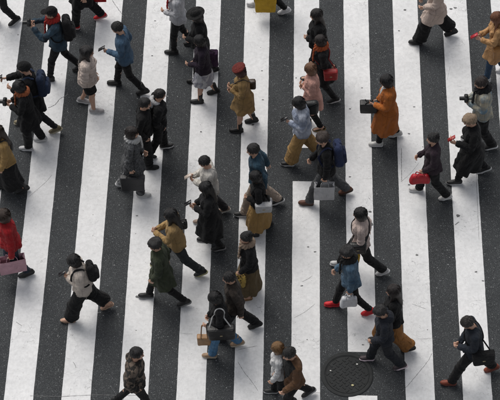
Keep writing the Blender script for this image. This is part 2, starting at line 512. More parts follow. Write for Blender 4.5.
@cached
def top(kind, sex, seed):
    """kind: shirt, jacket, puffer, hoodie, coat (mid thigh), long (calf length), cape"""
    P = dict(shirt=(.87, .012, .006, .0), jacket=(.83, .022, .010, .006), puffer=(.82, .042, .008, .0), hoodie=(.84, .026, .010, .004),
             coat=(.60, .024, .013, .028), long=(.36, .026, .016, .045), knit=(.85, .034, .014, .0))[kind]
    hem, fat, amp, fl = P
    w = 1.0 if sex == 'm' else .94
    g = Grid((-.62, -.34, hem-.03), (.62, .34, 1.52), 0.0095)
    rows = [(.90, .160+fat, .130+fat, .006), (1.0, .145*w+fat, .108+fat, 0), (1.08, .132*w+fat, .102+fat, 0), (1.2, .148*w+fat, .112+fat, -.004),
            (1.30, .15*w+fat, .106+fat, .003), (1.38, .115*w+fat, .072+fat, .01), (1.425, .062+fat*.6, .062+fat*.6, .012)]
    if hem < .80:
        rows += [(hem, .185+fat+fl, .150+fat+fl*1.4, .004), (.82, .176+fat+fl*.4, .145+fat+fl*.5, .008)]
    else: rows += [(hem, .165+fat+fl, .134+fat+fl, .008)]
    if sex == 'f': pass
    g.loft(rows, .02, fold_fn(seed, hem, 1.15, amp*.9 if hem > .8 else amp*1.5, 5))
    if sex == 'f':
        for s in (-1, 1): g.ell((s*.06, -.085-fat*.4, 1.235), (.06, .05, .058), .05)
    g.cone((-.125*w, .012, 1.368), (.125*w, .012, 1.368), .055+fat*.75, .055+fat*.75, .05)
    for s, k in ((1, 'L'), (-1, 'R')):
        r0, r1, r2 = .046+fat*.9, .039+fat*.85, .033+fat*.7
        g.cone(J['sho'+k], J['elb'+k], r0, r1, .035)
        g.cone(J['elb'+k], J['wri'+k]+arm_dir(s)*.05, r1, r2, .02, cut=.86)
        if kind in ('jacket', 'puffer', 'hoodie', 'knit'): g.ring(J['wri'+k]-arm_dir(s)*0.0, .001, r2+.004, .004)
    if kind in ('jacket', 'coat', 'long', 'puffer'): g.ring((0, .004, 1.44), .058, .024 if kind != 'puffer' else .032, .02, 1.1, .25, 1.2)
    elif kind == 'hoodie': g.ring((0, .03, 1.428), .078, .032, .02, 1.25, .35, 1.1); g.ell((0, .125, 1.40), (.10, .055, .075), .03)
    else: g.ring((0, .006, 1.418), .062, .014, .02, 1.1, .2)
    X, Y, Z = g.full()
    cut = np.sqrt((X/.056)**2+((Y-.008)/.060)**2)-1                       # the neck opening
    g.f = np.where(Z > 1.41, np.maximum(g.f, -cut*.05), g.f)
    a = np.abs(X); u = (a-.165)*S45-(Z-1.375)*S45                          # length along the sleeve
    arm = np.clip((a-.20)/.06, 0, 1)*np.clip((Z-.86)/.05, 0, 1)
    f = g.f
    f += amp*1.1*wave(X, Y, Z*.4, seed, 34)+amp*.6*wave(X, Y, Z*.5, seed+9, 62)
    el = np.exp(-((u-.27)/.09)**2)+.6*np.exp(-((u-.48)/.06)**2)
    wq = 2.4*wave(X, Y, Z, seed+4, 15)
    f += arm*el*.007*np.sin(u*85+26*Y+wq+seed)
    waist = np.exp(-((Z-.98)/.09)**2)*(1-arm)
    f += waist*.007*np.sin(52*(Z+.6*np.abs(X)+.4*Y)+wq+seed)
    if kind == 'puffer':
        f += .016*(1-arm)*(1-np.abs(np.sin(np.pi*(Z-.02)/.085)))**2+.014*arm*(1-np.abs(np.sin(np.pi*u/.08)))**2
    if kind != 'shirt' and kind != 'knit' and kind != 'hoodie':                 # the front opening, a recessed line with lapping edges
        f += np.where((Y < -.02) & (np.abs(X-.008) < .007) & (Z < 1.40), .008, 0)
        for s in (-1, 1): f += np.where((Y < -.02) & (np.abs(np.abs(X)-.115) < .055) & (np.abs(Z-.93-.25*(np.abs(X)-.115)) < .007), .007, 0)
    V, Q = g.nets()
    V, F = decimate(V, Q, 9000)
    al = UP+(['thL', 'thR'] if hem < .88 else [])
    W = weights(V, al, 3.2 if hem < .8 else 4.0, split=hem > .8)
    if hem < .8:                                                           # skirts of a coat swing less than the legs
        lo = np.clip((.86-V[:, 2])/.2, 0, 1)*.22
        W *= (1-lo)[:, None]; W[:, 0] += lo
    N = near_weights(V, sex); u = np.clip((V[:, 2]-.72)/.14, 0, 1)[:, None] if hem < .8 else 1.0
    W = W*(1-u)+N*u
    return T(V, F, W)

@cached
def bottom(kind, seed):
    """slim, straight, wide, shorts, skirt, longskirt"""
    if kind in ('skirt', 'longskirt'):
        hem, fl = (.50, .05) if kind == 'skirt' else (.24, .085)
        g = Grid((-.36, -.36, hem-.03), (.36, .36, 1.08), 0.0095)
        g.loft([(1.02, .128, .10, 0), (.96, .142, .112, 0), (.88, .165, .128, .005), (.7, .175+fl*.4, .14+fl*.5, .004), (hem, .175+fl, .145+fl, .0)], .01,
               fold_fn(seed, hem, .96, .010 if kind == 'skirt' else .013, 7))
        X, Y, Z = g.full(); g.f += .005*wave(X, Y, Z, seed, 28)
        V, Q = g.nets(); V, F = decimate(V, Q, 5000)
        W = weights(V, ['pelvis', 'spine', 'thL', 'thR']+(['shL', 'shR'] if kind == 'longskirt' else []), 2.6, split=False)
        lo = np.clip((.9-V[:, 2])/.2, 0, 1)*.15
        W *= (1-lo)[:, None]; W[:, 0] += lo
        return T(V, F, W)
    r0, r1, r2, hem = dict(slim=(.090, .060, .049, .10), straight=(.096, .073, .068, .085), wide=(.112, .108, .118, .15), shorts=(.105, .10, .09, .60))[kind]
    g = Grid((-.27, -.22, hem-.03), (.27, .22, 1.06), 0.0085)
    g.loft([(1.02, .132, .102, 0), (.95, .148, .112, .002), (.88, .158, .12, .006), (.82, .12, .10, .008)], .03)
    for s, k in ((1, 'L'), (-1, 'R')):
        h, n, a = J['hip'+k], J['kne'+k], J['ank'+k]+np.array([0, 0, -.05])
        off = np.array([s*max(0, r2-.075)*.5, 0, 0])
        g.cone(h, n+off, r0, r1, .025, 1.05)
        g.cone(n+off, a+off, r1, r2, .02, 1.1)
        g.ell(h+np.array([-s*.005, .042, -.0]), (.078, .062, .085), .04)
    X, Y, Z = g.full()
    g.f[:] = np.maximum(g.f, hem-Z)
    mid = .012*np.clip((.80-Z)/.05, 0, 1)-np.abs(X)                       # the two legs stay apart
    g.f[:] = np.where(Z < .80, np.maximum(g.f, mid), g.f)
    a = 1.4 if kind in ('wide', 'straight') else 1.0
    g.f += a*.005*wave(X, Y, Z, seed, 30)
    wq = 2.6*wave(X, Y, Z, seed+4, 14)
    g.f += a*.006*(np.exp(-((Z-.47)/.08)**2)*np.sin(62*Z+34*Y*np.sign(X)+wq+seed)+np.exp(-((Z-.17)/.07)**2)*np.sin(80*Z+26*Y+wq+seed)+.7*np.exp(-((Z-.80)/.06)**2)*np.sin(60*(Z+np.abs(X))+wq))
    V, Q = g.nets(); V, F = decimate(V, Q, 6500)
    W = near_weights(V)
    low = np.clip((.84-V[:, 2])/.06, 0, 1)
    for k, sg in (('L', 1), ('R', -1)):
        for q in ('th', 'sh', 'fo'): W[:, BI[q+k]] *= np.where(V[:, 0]*sg > 0, 1, 1-low)
    bad = W.sum(1) < .02
    W[bad] = weights(V[bad], LEGS)
    W /= W.sum(1, keepdims=True)
    return T(V, F, W)

@cached
def shoe(kind, side):
    s = 1 if side == 'L' else -1
    o = J['ank'+side]; g = Grid((-.075, -.23, -.01), (.075, .12, .30), .0055)
    g.ell((0, -.108, .042), (.041, .076, .034), .015); g.ell((0, -.035, .052), (.038, .075, .042), .02); g.ell((0, .042, .055), (.034, .040, .052), .02)
    hgt = dict(sneaker=.105, boot=.24, flat=.062)[kind]
    if kind != 'flat': g.cone((0, .012, .06), (0, .018, .33), .038, .049, .02)
    X, Y, Z = g.full()
    g.f[:] = np.maximum(g.f, Z-hgt-.15*Y)
    g.f[:] = np.maximum(g.f, .020-Z)
    if kind == 'flat': g.f[:] = np.maximum(g.f, -(np.sqrt((X/.032)**2+((Y+.0)/.075)**2)-1)*.03-np.where(Z < .046, 1, 0))
    for yy in (-.035, -.055, -.075):
        if kind == 'sneaker': g.f -= .005*np.exp(-((Y-yy)/.005)**2)*(np.abs(X) < .026)*(Z > .05)
    V, Q = g.nets(); V, F = decimate(V, Q, 900)
    up = T(V+o*[1, 1, 0], F, None); up.W = rigid(up.V, 'fo'+side)
    g = Grid((-.075, -.23, -.012), (.075, .12, .05), .006)
    g.cone((0, .042, .012), (0, -.09, .012), .041, .046, .02); g.cone((s*-.006, -.09, .012), (s*-.008, -.150, .012), .044, .034, .02)
    X, Y, Z = g.full()
    th = dict(sneaker=.030, boot=.028, flat=.022)[kind]
    g.f[:] = np.maximum(g.f, np.maximum(Z-th-np.clip((-Y-.12)/.08, 0, 1)*.012, 0.0-Z+np.clip((-Y-.14)/.06, 0, 1)*.012))
    V, Q = g.nets(); V, F = decimate(V, Q, 450)
    so = T(V+o*[1, 1, 0], F, None); so.W = rigid(so.V, 'fo'+side)
    LV, LF = [], []
    for i, yy in enumerate((-.030, -.050, -.070, -.090)):
        zz = .093-.0-(.030+yy)*-.42; w_ = .024-.002*i
        V, F = tube([(-w_, yy, zz-.010), (-w_*.5, yy-.003, zz), (0, yy, zz+.001), (w_*.5, yy+.003, zz), (w_, yy, zz-.010)], .0042, 5)
        LF.append(F+sum(len(q) for q in LV)); LV.append(V)
    la = T(np.concatenate(LV)+o*[1, 1, 0], np.concatenate(LF), None); la.W = rigid(la.V, 'fo'+side)
    return up, so, la

@cached
def hair(kind, seed):
    lo = 1.14 if kind in ('long', 'pony') else 1.42
    g = Grid((-.17, -.17, lo), (.17, .24, 1.80), .0055)
    g.ell((0, .018, 1.624), (.091, .110, .101), .01)
    if kind in ('bob', 'long'):
        g.ell((0, .024, 1.585), (.110, .112, .128), .03)
    if kind == 'long':
        g.cone((0, .05, 1.58), (0, .105, 1.27), .092, .075, .04, .62)
        for s in (-1, 1): g.cone((s*.085, .0, 1.56), (s*.095, -.06, 1.33), .030, .022, .03)
    if kind == 'bun': g.ell((0, .085, 1.70), (.048, .048, .044), .012)
    if kind == 'pony':
        g.ell((0, .115, 1.655), (.03, .035, .03), .015); g.cone((0, .14, 1.64), (0, .175, 1.42), .034, .022, .02); g.cone((0, .175, 1.42), (0, .16, 1.32), .022, .008, .01)
    if kind == 'messy':
        for i in range(9):
            r = np.random.RandomState(seed*31+i); a = r.uniform(0, 6.3)
            g.ell((.055*math.cos(a), .02+.065*math.sin(a), 1.668+r.uniform(-.02, .015)), (.045, .045, .03), .04)
    X, Y, Z = g.full()
    fr = 1.642 if kind in ('bob', 'long', 'messy') else 1.662
    r = np.random.RandomState(seed)
    wob = .006*np.sin(60*X+seed)+.004*np.sin(130*X+seed*2)
    # the face stays free below the fringe
    face = np.maximum(np.maximum(Y+.030+.25*np.abs(X), Z-fr-wob-np.abs(X)*.12), np.abs(X)-.074)
    g.f[:] = np.maximum(g.f, -face)
    if kind in ('short', 'bun', 'pony', 'messy'):
        low = (1.585-.62*np.clip(Y, -.06, .10)+wob)-Z
        if kind == 'pony': low = np.where(Y > .11, -1, low)
        g.f[:] = np.maximum(g.f, low)
        ear = np.sqrt(((Y-.008)/.028)**2+((Z-1.575)/.045)**2)-1
        g.f[:] = np.where(np.abs(X) > .06, np.maximum(g.f, -ear*.03), g.f)
    elif kind == 'bob': g.f[:] = np.maximum(g.f, 1.478+.01*np.sin(40*X+seed)-Z+.15*np.clip(-Y, 0, 1))
    else: g.f[:] = np.maximum(g.f, 1.19+.02*np.sin(55*X+seed)-Z)
    ang = np.arctan2(X, Y-.03)
    g.f += .0022*np.sin(34*ang+3*np.sin(9*Z+seed)+seed)
    g.f += .0035*wave(X, Y, Z, seed+3, 26)
    V, Q = g.nets(); V, F = decimate(V, Q, 4200)
    rr = np.random.RandomState(seed+50); sel = rr.choice(len(V), 640); LV, LF = [], []
    for i in sel:                                          # loose locks lying along the hair
        v = V[i]; o = v-np.array([0, .03, 1.60]); o /= np.linalg.norm(o)+1e-9
        fl = np.array([o[0]*.5, o[1]*.5+.15, -1.0]) if v[2] < 1.66 else np.array([o[0], o[1]-.05, -.25])
        sl_ = kind in ('bob', 'long', 'pony'); fl += rr.normal(size=3)*(.08 if sl_ else .16); fl -= o*(fl@o)*.85; fl /= np.linalg.norm(fl)+1e-9
        sd_ = np.cross(fl, o)*rr.uniform(.0025, .0055); L = rr.uniform(.045, .085) if sl_ else rr.uniform(.022, .045)
        cv = (lambda q: o*(q*q/.22)) if v[2] > 1.56 else (lambda q: o*0)
        b0 = len(V)+len(LV); LV += [v-o*.003+sd_, v-o*.003-sd_, v+fl*L*.55-cv(L*.55)+o*rr.uniform(.001, .005)+sd_*.6, v+fl*L-cv(L)+o*rr.uniform(-.004, .004)]
        LF += [(b0, b0+1, b0+2), (b0+1, b0+3, b0+2)]
    V = np.concatenate([V, LV]); F = np.concatenate([F, LF])
    if kind in ('long', 'pony'): W = weights(V, ['chest', 'neck', 'head'], 4.0)
    else: W = rigid(V, 'head')
    up = np.clip((V[:, 2]-1.46)/.06, 0, 1)[:, None]
    W = W*(1-up)+rigid(V, 'head')*up
    return T(V, F, W)

@cached
def hat(kind):
    g = Grid((-.24, -.30, 1.52), (.24, .30, 1.84), .006)
    X, Y, Z = g.full()
    if kind == 'beanie':
        g.ell((0, .016, 1.628), (.098, .116, .108), .01); g.f[:] = np.maximum(g.f, 1.628+.28*-Y-Z)
        g.ring((0, .014, 1.637), .094, .016, .01, 1.17, -.27, 1.6)
        g.f += .0025*np.sin(46*np.arctan2(X, Y))
    elif kind == 'fedora':
        g.ell((0, .016, 1.66), (.098, .114, .10), .01); g.ell((0, .016, 1.775), (.03, .07, .03), .03, sub=True)
        g.f[:] = np.maximum(g.f, 1.655-Z)
        g.ell((0, .010, 1.662), (.165, .185, .013), .012)
    elif kind == 'cap':
        g.ell((0, .016, 1.628), (.097, .114, .106), .01); g.f[:] = np.maximum(g.f, 1.645-Z)
        g.ell((0, -.098, 1.652), (.074, .078, .012), .012)
    elif kind == 'beret':
        g.ell((.018, .03, 1.70), (.13, .138, .045), .02, rx=.12); g.ring((0, .014, 1.662), .088, .014, .02, 1.18, -.1)
        g.f += .004*wave(X, Y, Z, 3, 40)
    elif kind == 'hoodup':
        g.ell((0, .025, 1.60), (.118, .13, .145), .02)
        g.cone((0, .04, 1.52), (0, .05, 1.42), .10, .11, .04)
        g.f[:] = np.maximum(g.f, -(np.maximum(np.maximum(Y+.045, np.abs(X)-.07), Z-1.68)))
        g.f += .006*wave(X, Y, Z, 5, 40)
    V, Q = g.nets(); V, F = decimate(V, Q, 2600)
    return T(V, F, rigid(V, 'head'))

@cached
def scarf(seed):
    g = Grid((-.2, -.22, 1.10), (.2, .2, 1.56), .0075)
    g.ring((0, .0, 1.445), .082, .040, .02, 1.15, .22, 1.25)
    g.ring((0, -.01, 1.475), .074, .030, .015, 1.15, .1, 1.2)
    g.cone((.05, -.14, 1.42), (.06, -.175, 1.18), .032, .038, .03, .5)
    X, Y, Z = g.full()
    g.f += .006*np.sin(80*Z+14*np.arctan2(X, Y)+seed)+.004*wave(X, Y, Z, seed, 50)
    V, Q = g.nets(); V, F = decimate(V, Q, 2600)
    return T(V, F, weights(V, ['chest', 'neck']))

# ------------------------------------------------------------------ posing
def Rx(a): c, s = math.cos(a), math.sin(a); return np.array([[1, 0, 0], [0, c, -s], [0, s, c]])
def Ry(a): c, s = math.cos(a), math.sin(a); return np.array([[c, 0, s], [0, 1, 0], [-s, 0, c]])
def Rz(a): c, s = math.cos(a), math.sin(a); return np.array([[c, -s, 0], [s, c, 0], [0, 0, 1]])
def R_to(a, b):
    a = a/np.linalg.norm(a); b = b/np.linalg.norm(b); v = np.cross(a, b); c = a@b
    K = np.array([[0, -v[2], v[1]], [v[2], 0, -v[0]], [-v[1], v[0], 0]])
    return np.eye(3)+K+K@K/(1+c+1e-9)
def adir(s, sw, out):
    sw, out = rad(sw), rad(out)
    return np.array([s*math.sin(out), -math.sin(sw)*math.cos(out), -math.cos(sw)*math.cos(out)])

class Pose:
    """forward kinematics; M[bone] = (R, t)"""
    def __init__(s, stride=.5, front='L', lean=4, head=10, look=0, armL=None, armR=None, curl=(50, 50), legs=None, hyaw=0):
        M = {}
        a = math.degrees(math.asin(min(.9, stride*.76/1.62)))
        sg = 1 if front == 'L' else -1
        ptw = rad(-sg*a*.22)
        def bone(b, par, piv, R):
            PR, Pt = M[par] if par else (np.eye(3), np.zeros(3))
            piv = np.asarray(piv, float)
            M[b] = (PR@R, PR@(piv-R@piv)+Pt)
        s.M = M
        bone('pelvis', None, (0, 0, .95), Rx(rad(lean*.3))@Rz(ptw))
        bone('spine', 'pelvis', (0, 0, 1.02), Rx(rad(lean*.35))@Rz(-ptw*.9))
        bone('chest', 'spine', (0, 0, 1.15), Rx(rad(lean*.35))@Rz(-ptw*.9))
        bone('neck', 'chest', (0, .015, 1.42), Rx(rad(head*.4))@Rz(rad(look*.4)))
        bone('head', 'neck', (0, .01, 1.50), Rx(rad(head*.6))@Rz(rad(look*.6)))
        sw = a*.85
        dl = (-sg*sw, 9, -sg*sw+18, 4); dr = (sg*sw, 9, sg*sw+18, 4)
        for k, sd, spec in (('L', 1, armL or dl), ('R', -1, armR or dr)):
            us, uo, fs, fo = spec
            CRm = M['chest'][0]
            d0 = arm_dir(sd); du = adir(sd, us, uo); df = adir(sd, fs, fo)
            Ru = R_to(d0, du)
            bone('ua'+k, 'chest', J['sho'+k], Ru)
            loc = Ru.T@df                                # forearm direction in the upper arm's frame
            Rf = R_to(d0, loc)
            bone('fa'+k, 'ua'+k, J['elb'+k], Rf)
            bone('ha'+k, 'fa'+k, J['wri'+k], np.eye(3))
            c = rad(curl[0 if k == 'L' else 1])
            bone('fi'+k, 'ha'+k, J['knu'+k], Ry(c*sd))
        if legs is None:
            fk = 6 if a > 8 else 3
            fh, rh = a+2, -a+3
            def foot_z(k, hipa, knee, pitch):
                s.leg(bone, k, hipa, knee, pitch)
                R, t = M['fo'+k]; o = J['ank'+k]
                pts = np.array([[o[0], .085, 0], [o[0], -.17, .012], [o[0], -.09, 0]])
                return (pts@R.T+t)[:, 2].min()
            rk = 'R' if front == 'L' else 'L'
            zf = foot_z(front, fh, fk, max(0, a*.45-2))
            best = min(((abs(foot_z(rk, rh, kn, -min(46, a*1.1+kn*.45))-zf), kn) for kn in np.arange(2, 60, 1.5)), key=lambda q: q[0])
            foot_z(rk, rh, best[1], -min(46, a*1.1+best[1]*.45))
        else:
            for k in 'LR':
                s.leg(bone, k, *legs[k])
    def leg(s, bone, k, hipa, knee, pitch):
        # pitch: toe up positive, absolute
        PR = s.M['pelvis'][0]
        H = Rx(rad(-hipa))
        bone('th'+k, 'pelvis', J['hip'+k], PR.T@Rz(math.atan2(PR[1, 0], PR[0, 0])*.2)@H)
        bone('sh'+k, 'th'+k, J['kne'+k], Rx(rad(knee)))
        R = s.M['sh'+k][0]
        bone('fo'+k, 'sh'+k, J['ank'+k], R.T@Rx(rad(-pitch)))
    def arrays(s):
        return np.stack([s.M[b][0] for b in BONES]), np.stack([s.M[b][1] for b in BONES])
    def pt(s, b, p):
        R, t = s.M[b]; return R@np.asarray(p, float)+t

SKINS = [(.52, .33, .24), (.58, .38, .28), (.46, .29, .21)]
BLACKH, BROWNH = (.008, .007, .007), (.032, .018, .011)
PEOPLE = []

class Person:
    def __init__(s, label, px, face=180, H=1.66, sex='f', w=1.0, pose=None, hairk=('bob', BLACKH), tops=None, bottoms=None, shoes=('sneaker', (.02,)*3, (.6,)*3),
                 hatk=None, scarfc=None, hood=None, socks=None, skin=0, foot=None, **kw):
        s.label = label; s.n = len(PEOPLE); PEOPLE.append(s)
        seed = s.n*7+3; s.seed = seed
        s.p = Pose(**(pose or {})); s.k = H*1.035/1.70; s.w = w
        s.R, s.t = s.p.arrays()
        s.face = rad(face)+math.pi/2
        parts = []
        up, so, la = {}, {}, {}
        for k in 'LR': up[k], so[k], la[k] = shoe(shoes[0], k)
        zmin = min(s.defo(so[k])[:, 2].min() for k in 'LR')
        s.dz = -zmin
        hc = s.local(s.p.pt('head', (0, .01, 1.61)))
        rz = Rz(s.face)
        if foot is not None:                          # placed by the ground point midway between the shoes
            mid = np.mean([s.local(s.p.pt('fo'+k, J['ank'+k])) for k in 'LR'], 0)
            g = hit(foot[0], foot[1]); off = rz@mid; s.loc = np.array([g[0]-off[0], g[1]-off[1], 0])
        else:
            g = hit(px[0], px[1], hc[2]); off = rz@hc; s.loc = np.array([g[0]-off[0], g[1]-off[1], 0])
        s.root = tag(empty('person', s.loc, s.face), label, 'person', 'people walking over the crossing')
        s.add('body', body(sex), skin_mat(SKINS[skin]))
        s.add('hair', hair(hairk[0], hairk[2] if len(hairk) > 2 else 1+s.n % 2), hair_mat(hairk[1]))
        sv = s.n % 3
        s.under = None
        if bottoms: bo = s.add(dict(slim='trousers', straight='trousers', wide='trousers', shorts='shorts', skirt='skirt', longskirt='skirt')[bottoms[0]], bottom(bottoms[0], s.n % 2), bottoms[1], wob=.004)
        if bottoms: s.set_under(bo.data)
        s.top = top(tops[0], sex, sv)
        t = s.add(dict(shirt='shirt', jacket='jacket', puffer='jacket', hoodie='hoodie', coat='coat', long='coat', knit='sweater')[tops[0]], top(tops[0], sex, sv), tops[1], wob=.006, push=True)
        for k in 'LR':
            q = s.add('shoe', up[k], leather(shoes[1], .55))
            s.add('sole', so[k], plastic(shoes[2], .6, 'rubber'), parent=q)
            if shoes[0] == 'sneaker': s.add('laces', la[k], cloth((.5, .5, .5) if max(shoes[1]) < .3 and s.n % 2 else (.02, .02, .02) if max(shoes[1]) < .3 else (.62, .60, .60)), parent=q)
        if hatk: s.add('hat', hat(hatk[0]), cloth(hatk[1]))
        if scarfc: s.add('scarf', scarf(s.n % 2), cloth(scarfc))
        if hood: s.add('hood', hood_down(), cloth(hood), parent=t)
    def defo(s, tp):
        V = tp.V*[s.w*.96, s.w*.96, 1]
        hd = V[:, 2] > 1.44
        if hd.any() and tp.W[:, BI['head']].max() > .5:
            k = 1-.055*np.clip((V[:, 2]-1.46)/.06, 0, 1)[:, None]; c = np.array([0, .01, 1.50]); V = np.where(hd[:, None], c+(V-c)*k, V)
        o = np.zeros_like(V)
        for i in range(len(BONES)):
            w = tp.W[:, i]
            m = w > 1e-4
            if m.any(): o[m] += w[m, None]*(V[m]@s.R[i].T+s.t[i])
        return o
    def local(s, p): return (np.asarray(p)+[0, 0, s.dz])*s.k
    def world(s, p): return Rz(s.face)@p+s.loc
    def set_under(s, me):
        n = len(me.vertices); v = np.zeros(n*3, np.float32); nn = np.zeros(n*3, np.float32)
        me.vertices.foreach_get('co', v); me.vertex_normals.foreach_get('vector', nn)
        v, nn = v.reshape(-1, 3), nn.reshape(-1, 3)
        kd = KDTree(n)
        for i in range(n): kd.insert(v[i], i)
        kd.balance(); s.under = (kd, v, nn)
    def push_out(s, V, rest, gap=.013):
        kd, uv, un = s.under
        for i in np.nonzero((rest[:, 2] < 1.06) & (np.abs(rest[:, 0]) < .30))[0]:
            for _ in range(2):
                q = kd.find(V[i])
                if q[2] > .11: break
                d = (V[i]-uv[q[1]])@un[q[1]]
                if d < gap: V[i] = V[i]+un[q[1]]*(gap-d)
                else: break
        return V
    def add(s, name, tp, mat, parent=None, wob=0.0, push=False):
        V = s.local(s.defo(tp))
        if wob:
            X, Y, Z = V.T
            V = V+wob*np.stack([wave(X, Y, Z, s.seed+i, 17) for i in range(3)], 1)
        if push and s.under is not None: V = s.push_out(V, tp.V)
        if parent is None: parent = s.root
        return link(name, mesh_from(V, tp.F, mat, name, tp.V), parent)
    def hand(s, k): return s.local(s.p.pt('ha'+k, J['knu'+k]+np.array([-(1 if k == 'L' else -1)*S45, 0, -S45])*.022))
    def strapw(s, V):
        W = np.zeros((len(V), len(BONES)))
        for i, v in enumerate(V): W[i] = s.top.W[s.top.kd.find(v)[1]]
        return W
    def hug(s, path, lift=.008):
        if not hasattr(s.top, 'kd'):
            s.top.kd = KDTree(len(s.top.V))
            for i, v in enumerate(s.top.V): s.top.kd.insert(v, i)
            s.top.kd.balance()
        out = []
        for p in path:
            c = np.mean([np.array(q[0]) for q in s.top.kd.find_n(p, 5)], 0)
            a = np.array([c[0]*.8, c[1]*.15, min(c[2], 1.33)]); d = c-a; d /= np.linalg.norm(d)+1e-9
            out.append(c+d*lift)
        out = np.array(out)
        for _ in range(2): out[1:-1] = (out[:-2]+2*out[1:-1]+out[2:])/4
        return out
    # ---- things worn or carried: their own top-level objects
    def worn(s, name, label, cat, parts, bone='chest', group=None):
        """parts: list of (part name, T or (V,F), material); all in rest space, moved with one bone"""
        acc = []
        for nm, (V, F), mat in parts:
            W = s.strapw(V) if nm == 'strap' else rigid(V, bone); acc.append((nm, s.local(s.defo(T(V, F, W))), F, mat, V))
        lo = np.min([a[1].min(0) for a in acc], 0); hi = np.max([a[1].max(0) for a in acc], 0)
        o = np.array([(lo[0]+hi[0])/2, (lo[1]+hi[1])/2, lo[2]])
        e = tag(empty(name, s.world(o), s.face), label, cat, group)
        for nm, V, F, mat, rest in acc: link(nm, mesh_from(V-o, F, mat, nm, rest), e)
        return e
    def held(s, k, name, label, cat, parts, rz=0.0, rx=0.0, off=(0, 0, 0), group=None):
        """parts in a frame whose origin is the grip"""
        h = s.hand(k)+np.array(off)
        e = tag(empty(name, s.world(h), s.face+rz), label, cat, group)
        for nm, (V, F), mat in parts:
            W_ = V@Rx(rx).T
            link(nm, mesh_from(W_, F, mat, nm, V), e)
        return e

@cached
def hood_down():
    g = Grid((-.17, -.12, 1.30), (.17, .24, 1.54), .0075)
    g.ring((0, .04, 1.44), .082, .034, .02, 1.2, .45, 1.15); g.ell((0, .135, 1.395), (.098, .05, .078), .03)
    X, Y, Z = g.full(); g.f += .005*wave(X, Y, Z, 4, 40)
    V, Q = g.nets(); V, F = decimate(V, Q, 1800)
    return T(V, F, weights(V, ['chest', 'neck']))

# ------------------------------------------------------------------ carried things
def tube(pts, r, n=8, flat=1.0, closed=False):
    pts = np.array(pts, float)
    V, F = [], []
    m = len(pts)
    for i, p in enumerate(pts):
        d = pts[min(i+1, m-1)]-pts[max(i-1, 0)] if not closed else pts[(i+1) % m]-pts[i-1]
        d = d/(np.linalg.norm(d)+1e-9)
        u = np.cross(d, (0, 0, 1.0) if abs(d[2]) < .9 else (1.0, 0, 0)); u /= np.linalg.norm(u); v = np.cross(d, u)
        for j in range(n):
            a = 2*math.pi*j/n; V.append(p+u*r*math.cos(a)+v*r*flat*math.sin(a))
    for i in range(m if closed else m-1):
        for j in range(n):
            a, b = i*n+j, i*n+(j+1) % n; c, d = ((i+1) % m)*n+(j+1) % n, ((i+1) % m)*n+j
            F.append((a, b, c, d))
    return np.array(V), np.array(F)

def curve(pts, n=24):
    pts = np.array(pts, float); m = len(pts)
    out = []
    for i in range(m-1):
        p0, p1, p2, p3 = pts[max(i-1, 0)], pts[i], pts[i+1], pts[min(i+2, m-1)]
        for t in np.linspace(0, 1, max(2, n//(m-1)), endpoint=False):
            out.append(.5*((2*p1)+(-p0+p2)*t+(2*p0-5*p1+4*p2-p3)*t*t+(-p0+3*p1-3*p2+p3)*t**3))
    out.append(pts[-1]); return np.array(out)

@cached
def pack_body(sz):
    w, d, h = sz
    g = Grid((-.24, .02, .85), (.24, .42, 1.56), .009)
    z = 1.425-h/2
    g.box((0, .135+d/2, z), (w/2, d/2, h/2), .06, .01, -.08)
    X, Y, Z = g.full(); g.f += .005*wave(X, Y, Z, 2, 30)
    V, Q = g.nets(); return decimate(V, Q, 1800)
@cached
def pack_pocket(sz):
    w, d, h = sz
    g = Grid((-.24, .1, .80), (.24, .46, 1.5), .009)
    g.box((0, .135+d+.005, 1.425-h*.66), (w*.38, .045, h*.27), .04, .01)
    X, Y, Z = g.full(); g.f += .004*wave(X, Y, Z, 5, 34)
    V, Q = g.nets(); return decimate(V, Q, 900)
def backpack(s, label, col, col2=None, sz=(.30, .15, .44)):
    m = cloth(col); m2 = cloth(col2 or tuple(c*1.5+.004 for c in col))
    parts = [('pack_body', pack_body(sz), m), ('front_pocket', pack_pocket(sz), m2)]
    for q in (-1, 1):
        parts.append(('strap', tube(s.hug(curve([(q*.085, .15, 1.40), (q*.095, .09, 1.445), (q*.105, .01, 1.462), (q*.115, -.085, 1.40), (q*.13, -.155, 1.27), (q*.175, -.12, 1.13), (q*.185, .03, 1.05), (q*.12, .15, 1.03)], 35)), .021, 8, .35), m2))
    parts.append(('haul_loop', tube(curve([(-.035, .17, 1.41), (0, .175, 1.445), (.035, .17, 1.41)], 10), .008, 6), m2))
    return s.worn('backpack', label, 'backpack', parts, 'chest')

@cached
def soft_box(w, d, h, r, taper, seed, amp):
    g = Grid((-w, -d-.06, -h-.08), (w, d+.06, .08), .0085 if h < .3 else .011)
    g.box((0, 0, -h/2), (w/2, d/2, h/2), r, .01, taper)
    X, Y, Z = g.full(); g.f += amp*wave(X, Y, Z, seed, 26)
    V, Q = g.nets(); return decimate(V, Q, 1200)
def shift(vf, o, R=None):
    V = vf[0] if R is None else vf[0]@R.T
    return V+np.array(o), vf[1]

def hand_bag(s, k, label, mat, hmat, size=(.36, .12, .34), drop=.16, name='shopping_bag', cat='bag', rz=math.pi/2, taper=.06, r=.02, amp=.006, off=(0, 0, 0), rx=0.0):
    """bag on two handles hanging from a hand; wide side along the walk when rz is 90 degrees"""
    w, d, h = size
    parts = [('bag_body', shift(soft_box(w, d, h, r, taper, 3+s.n % 3, amp), (0, 0, -drop)), mat)]
    for q in (-1, 1):
        y = q*d*.42
        parts.append(('handle', tube(curve([(-w*.24, y, -drop-.03), (-w*.20, y*.8, -drop*.55), (-.03, y*.25, -.012), (.03, y*.25, -.012), (w*.20, y*.8, -drop*.55), (w*.24, y, -drop-.03)], 30), .009, 6), hmat))
    return s.held(k, name, label, cat, parts, rz, rx, off)

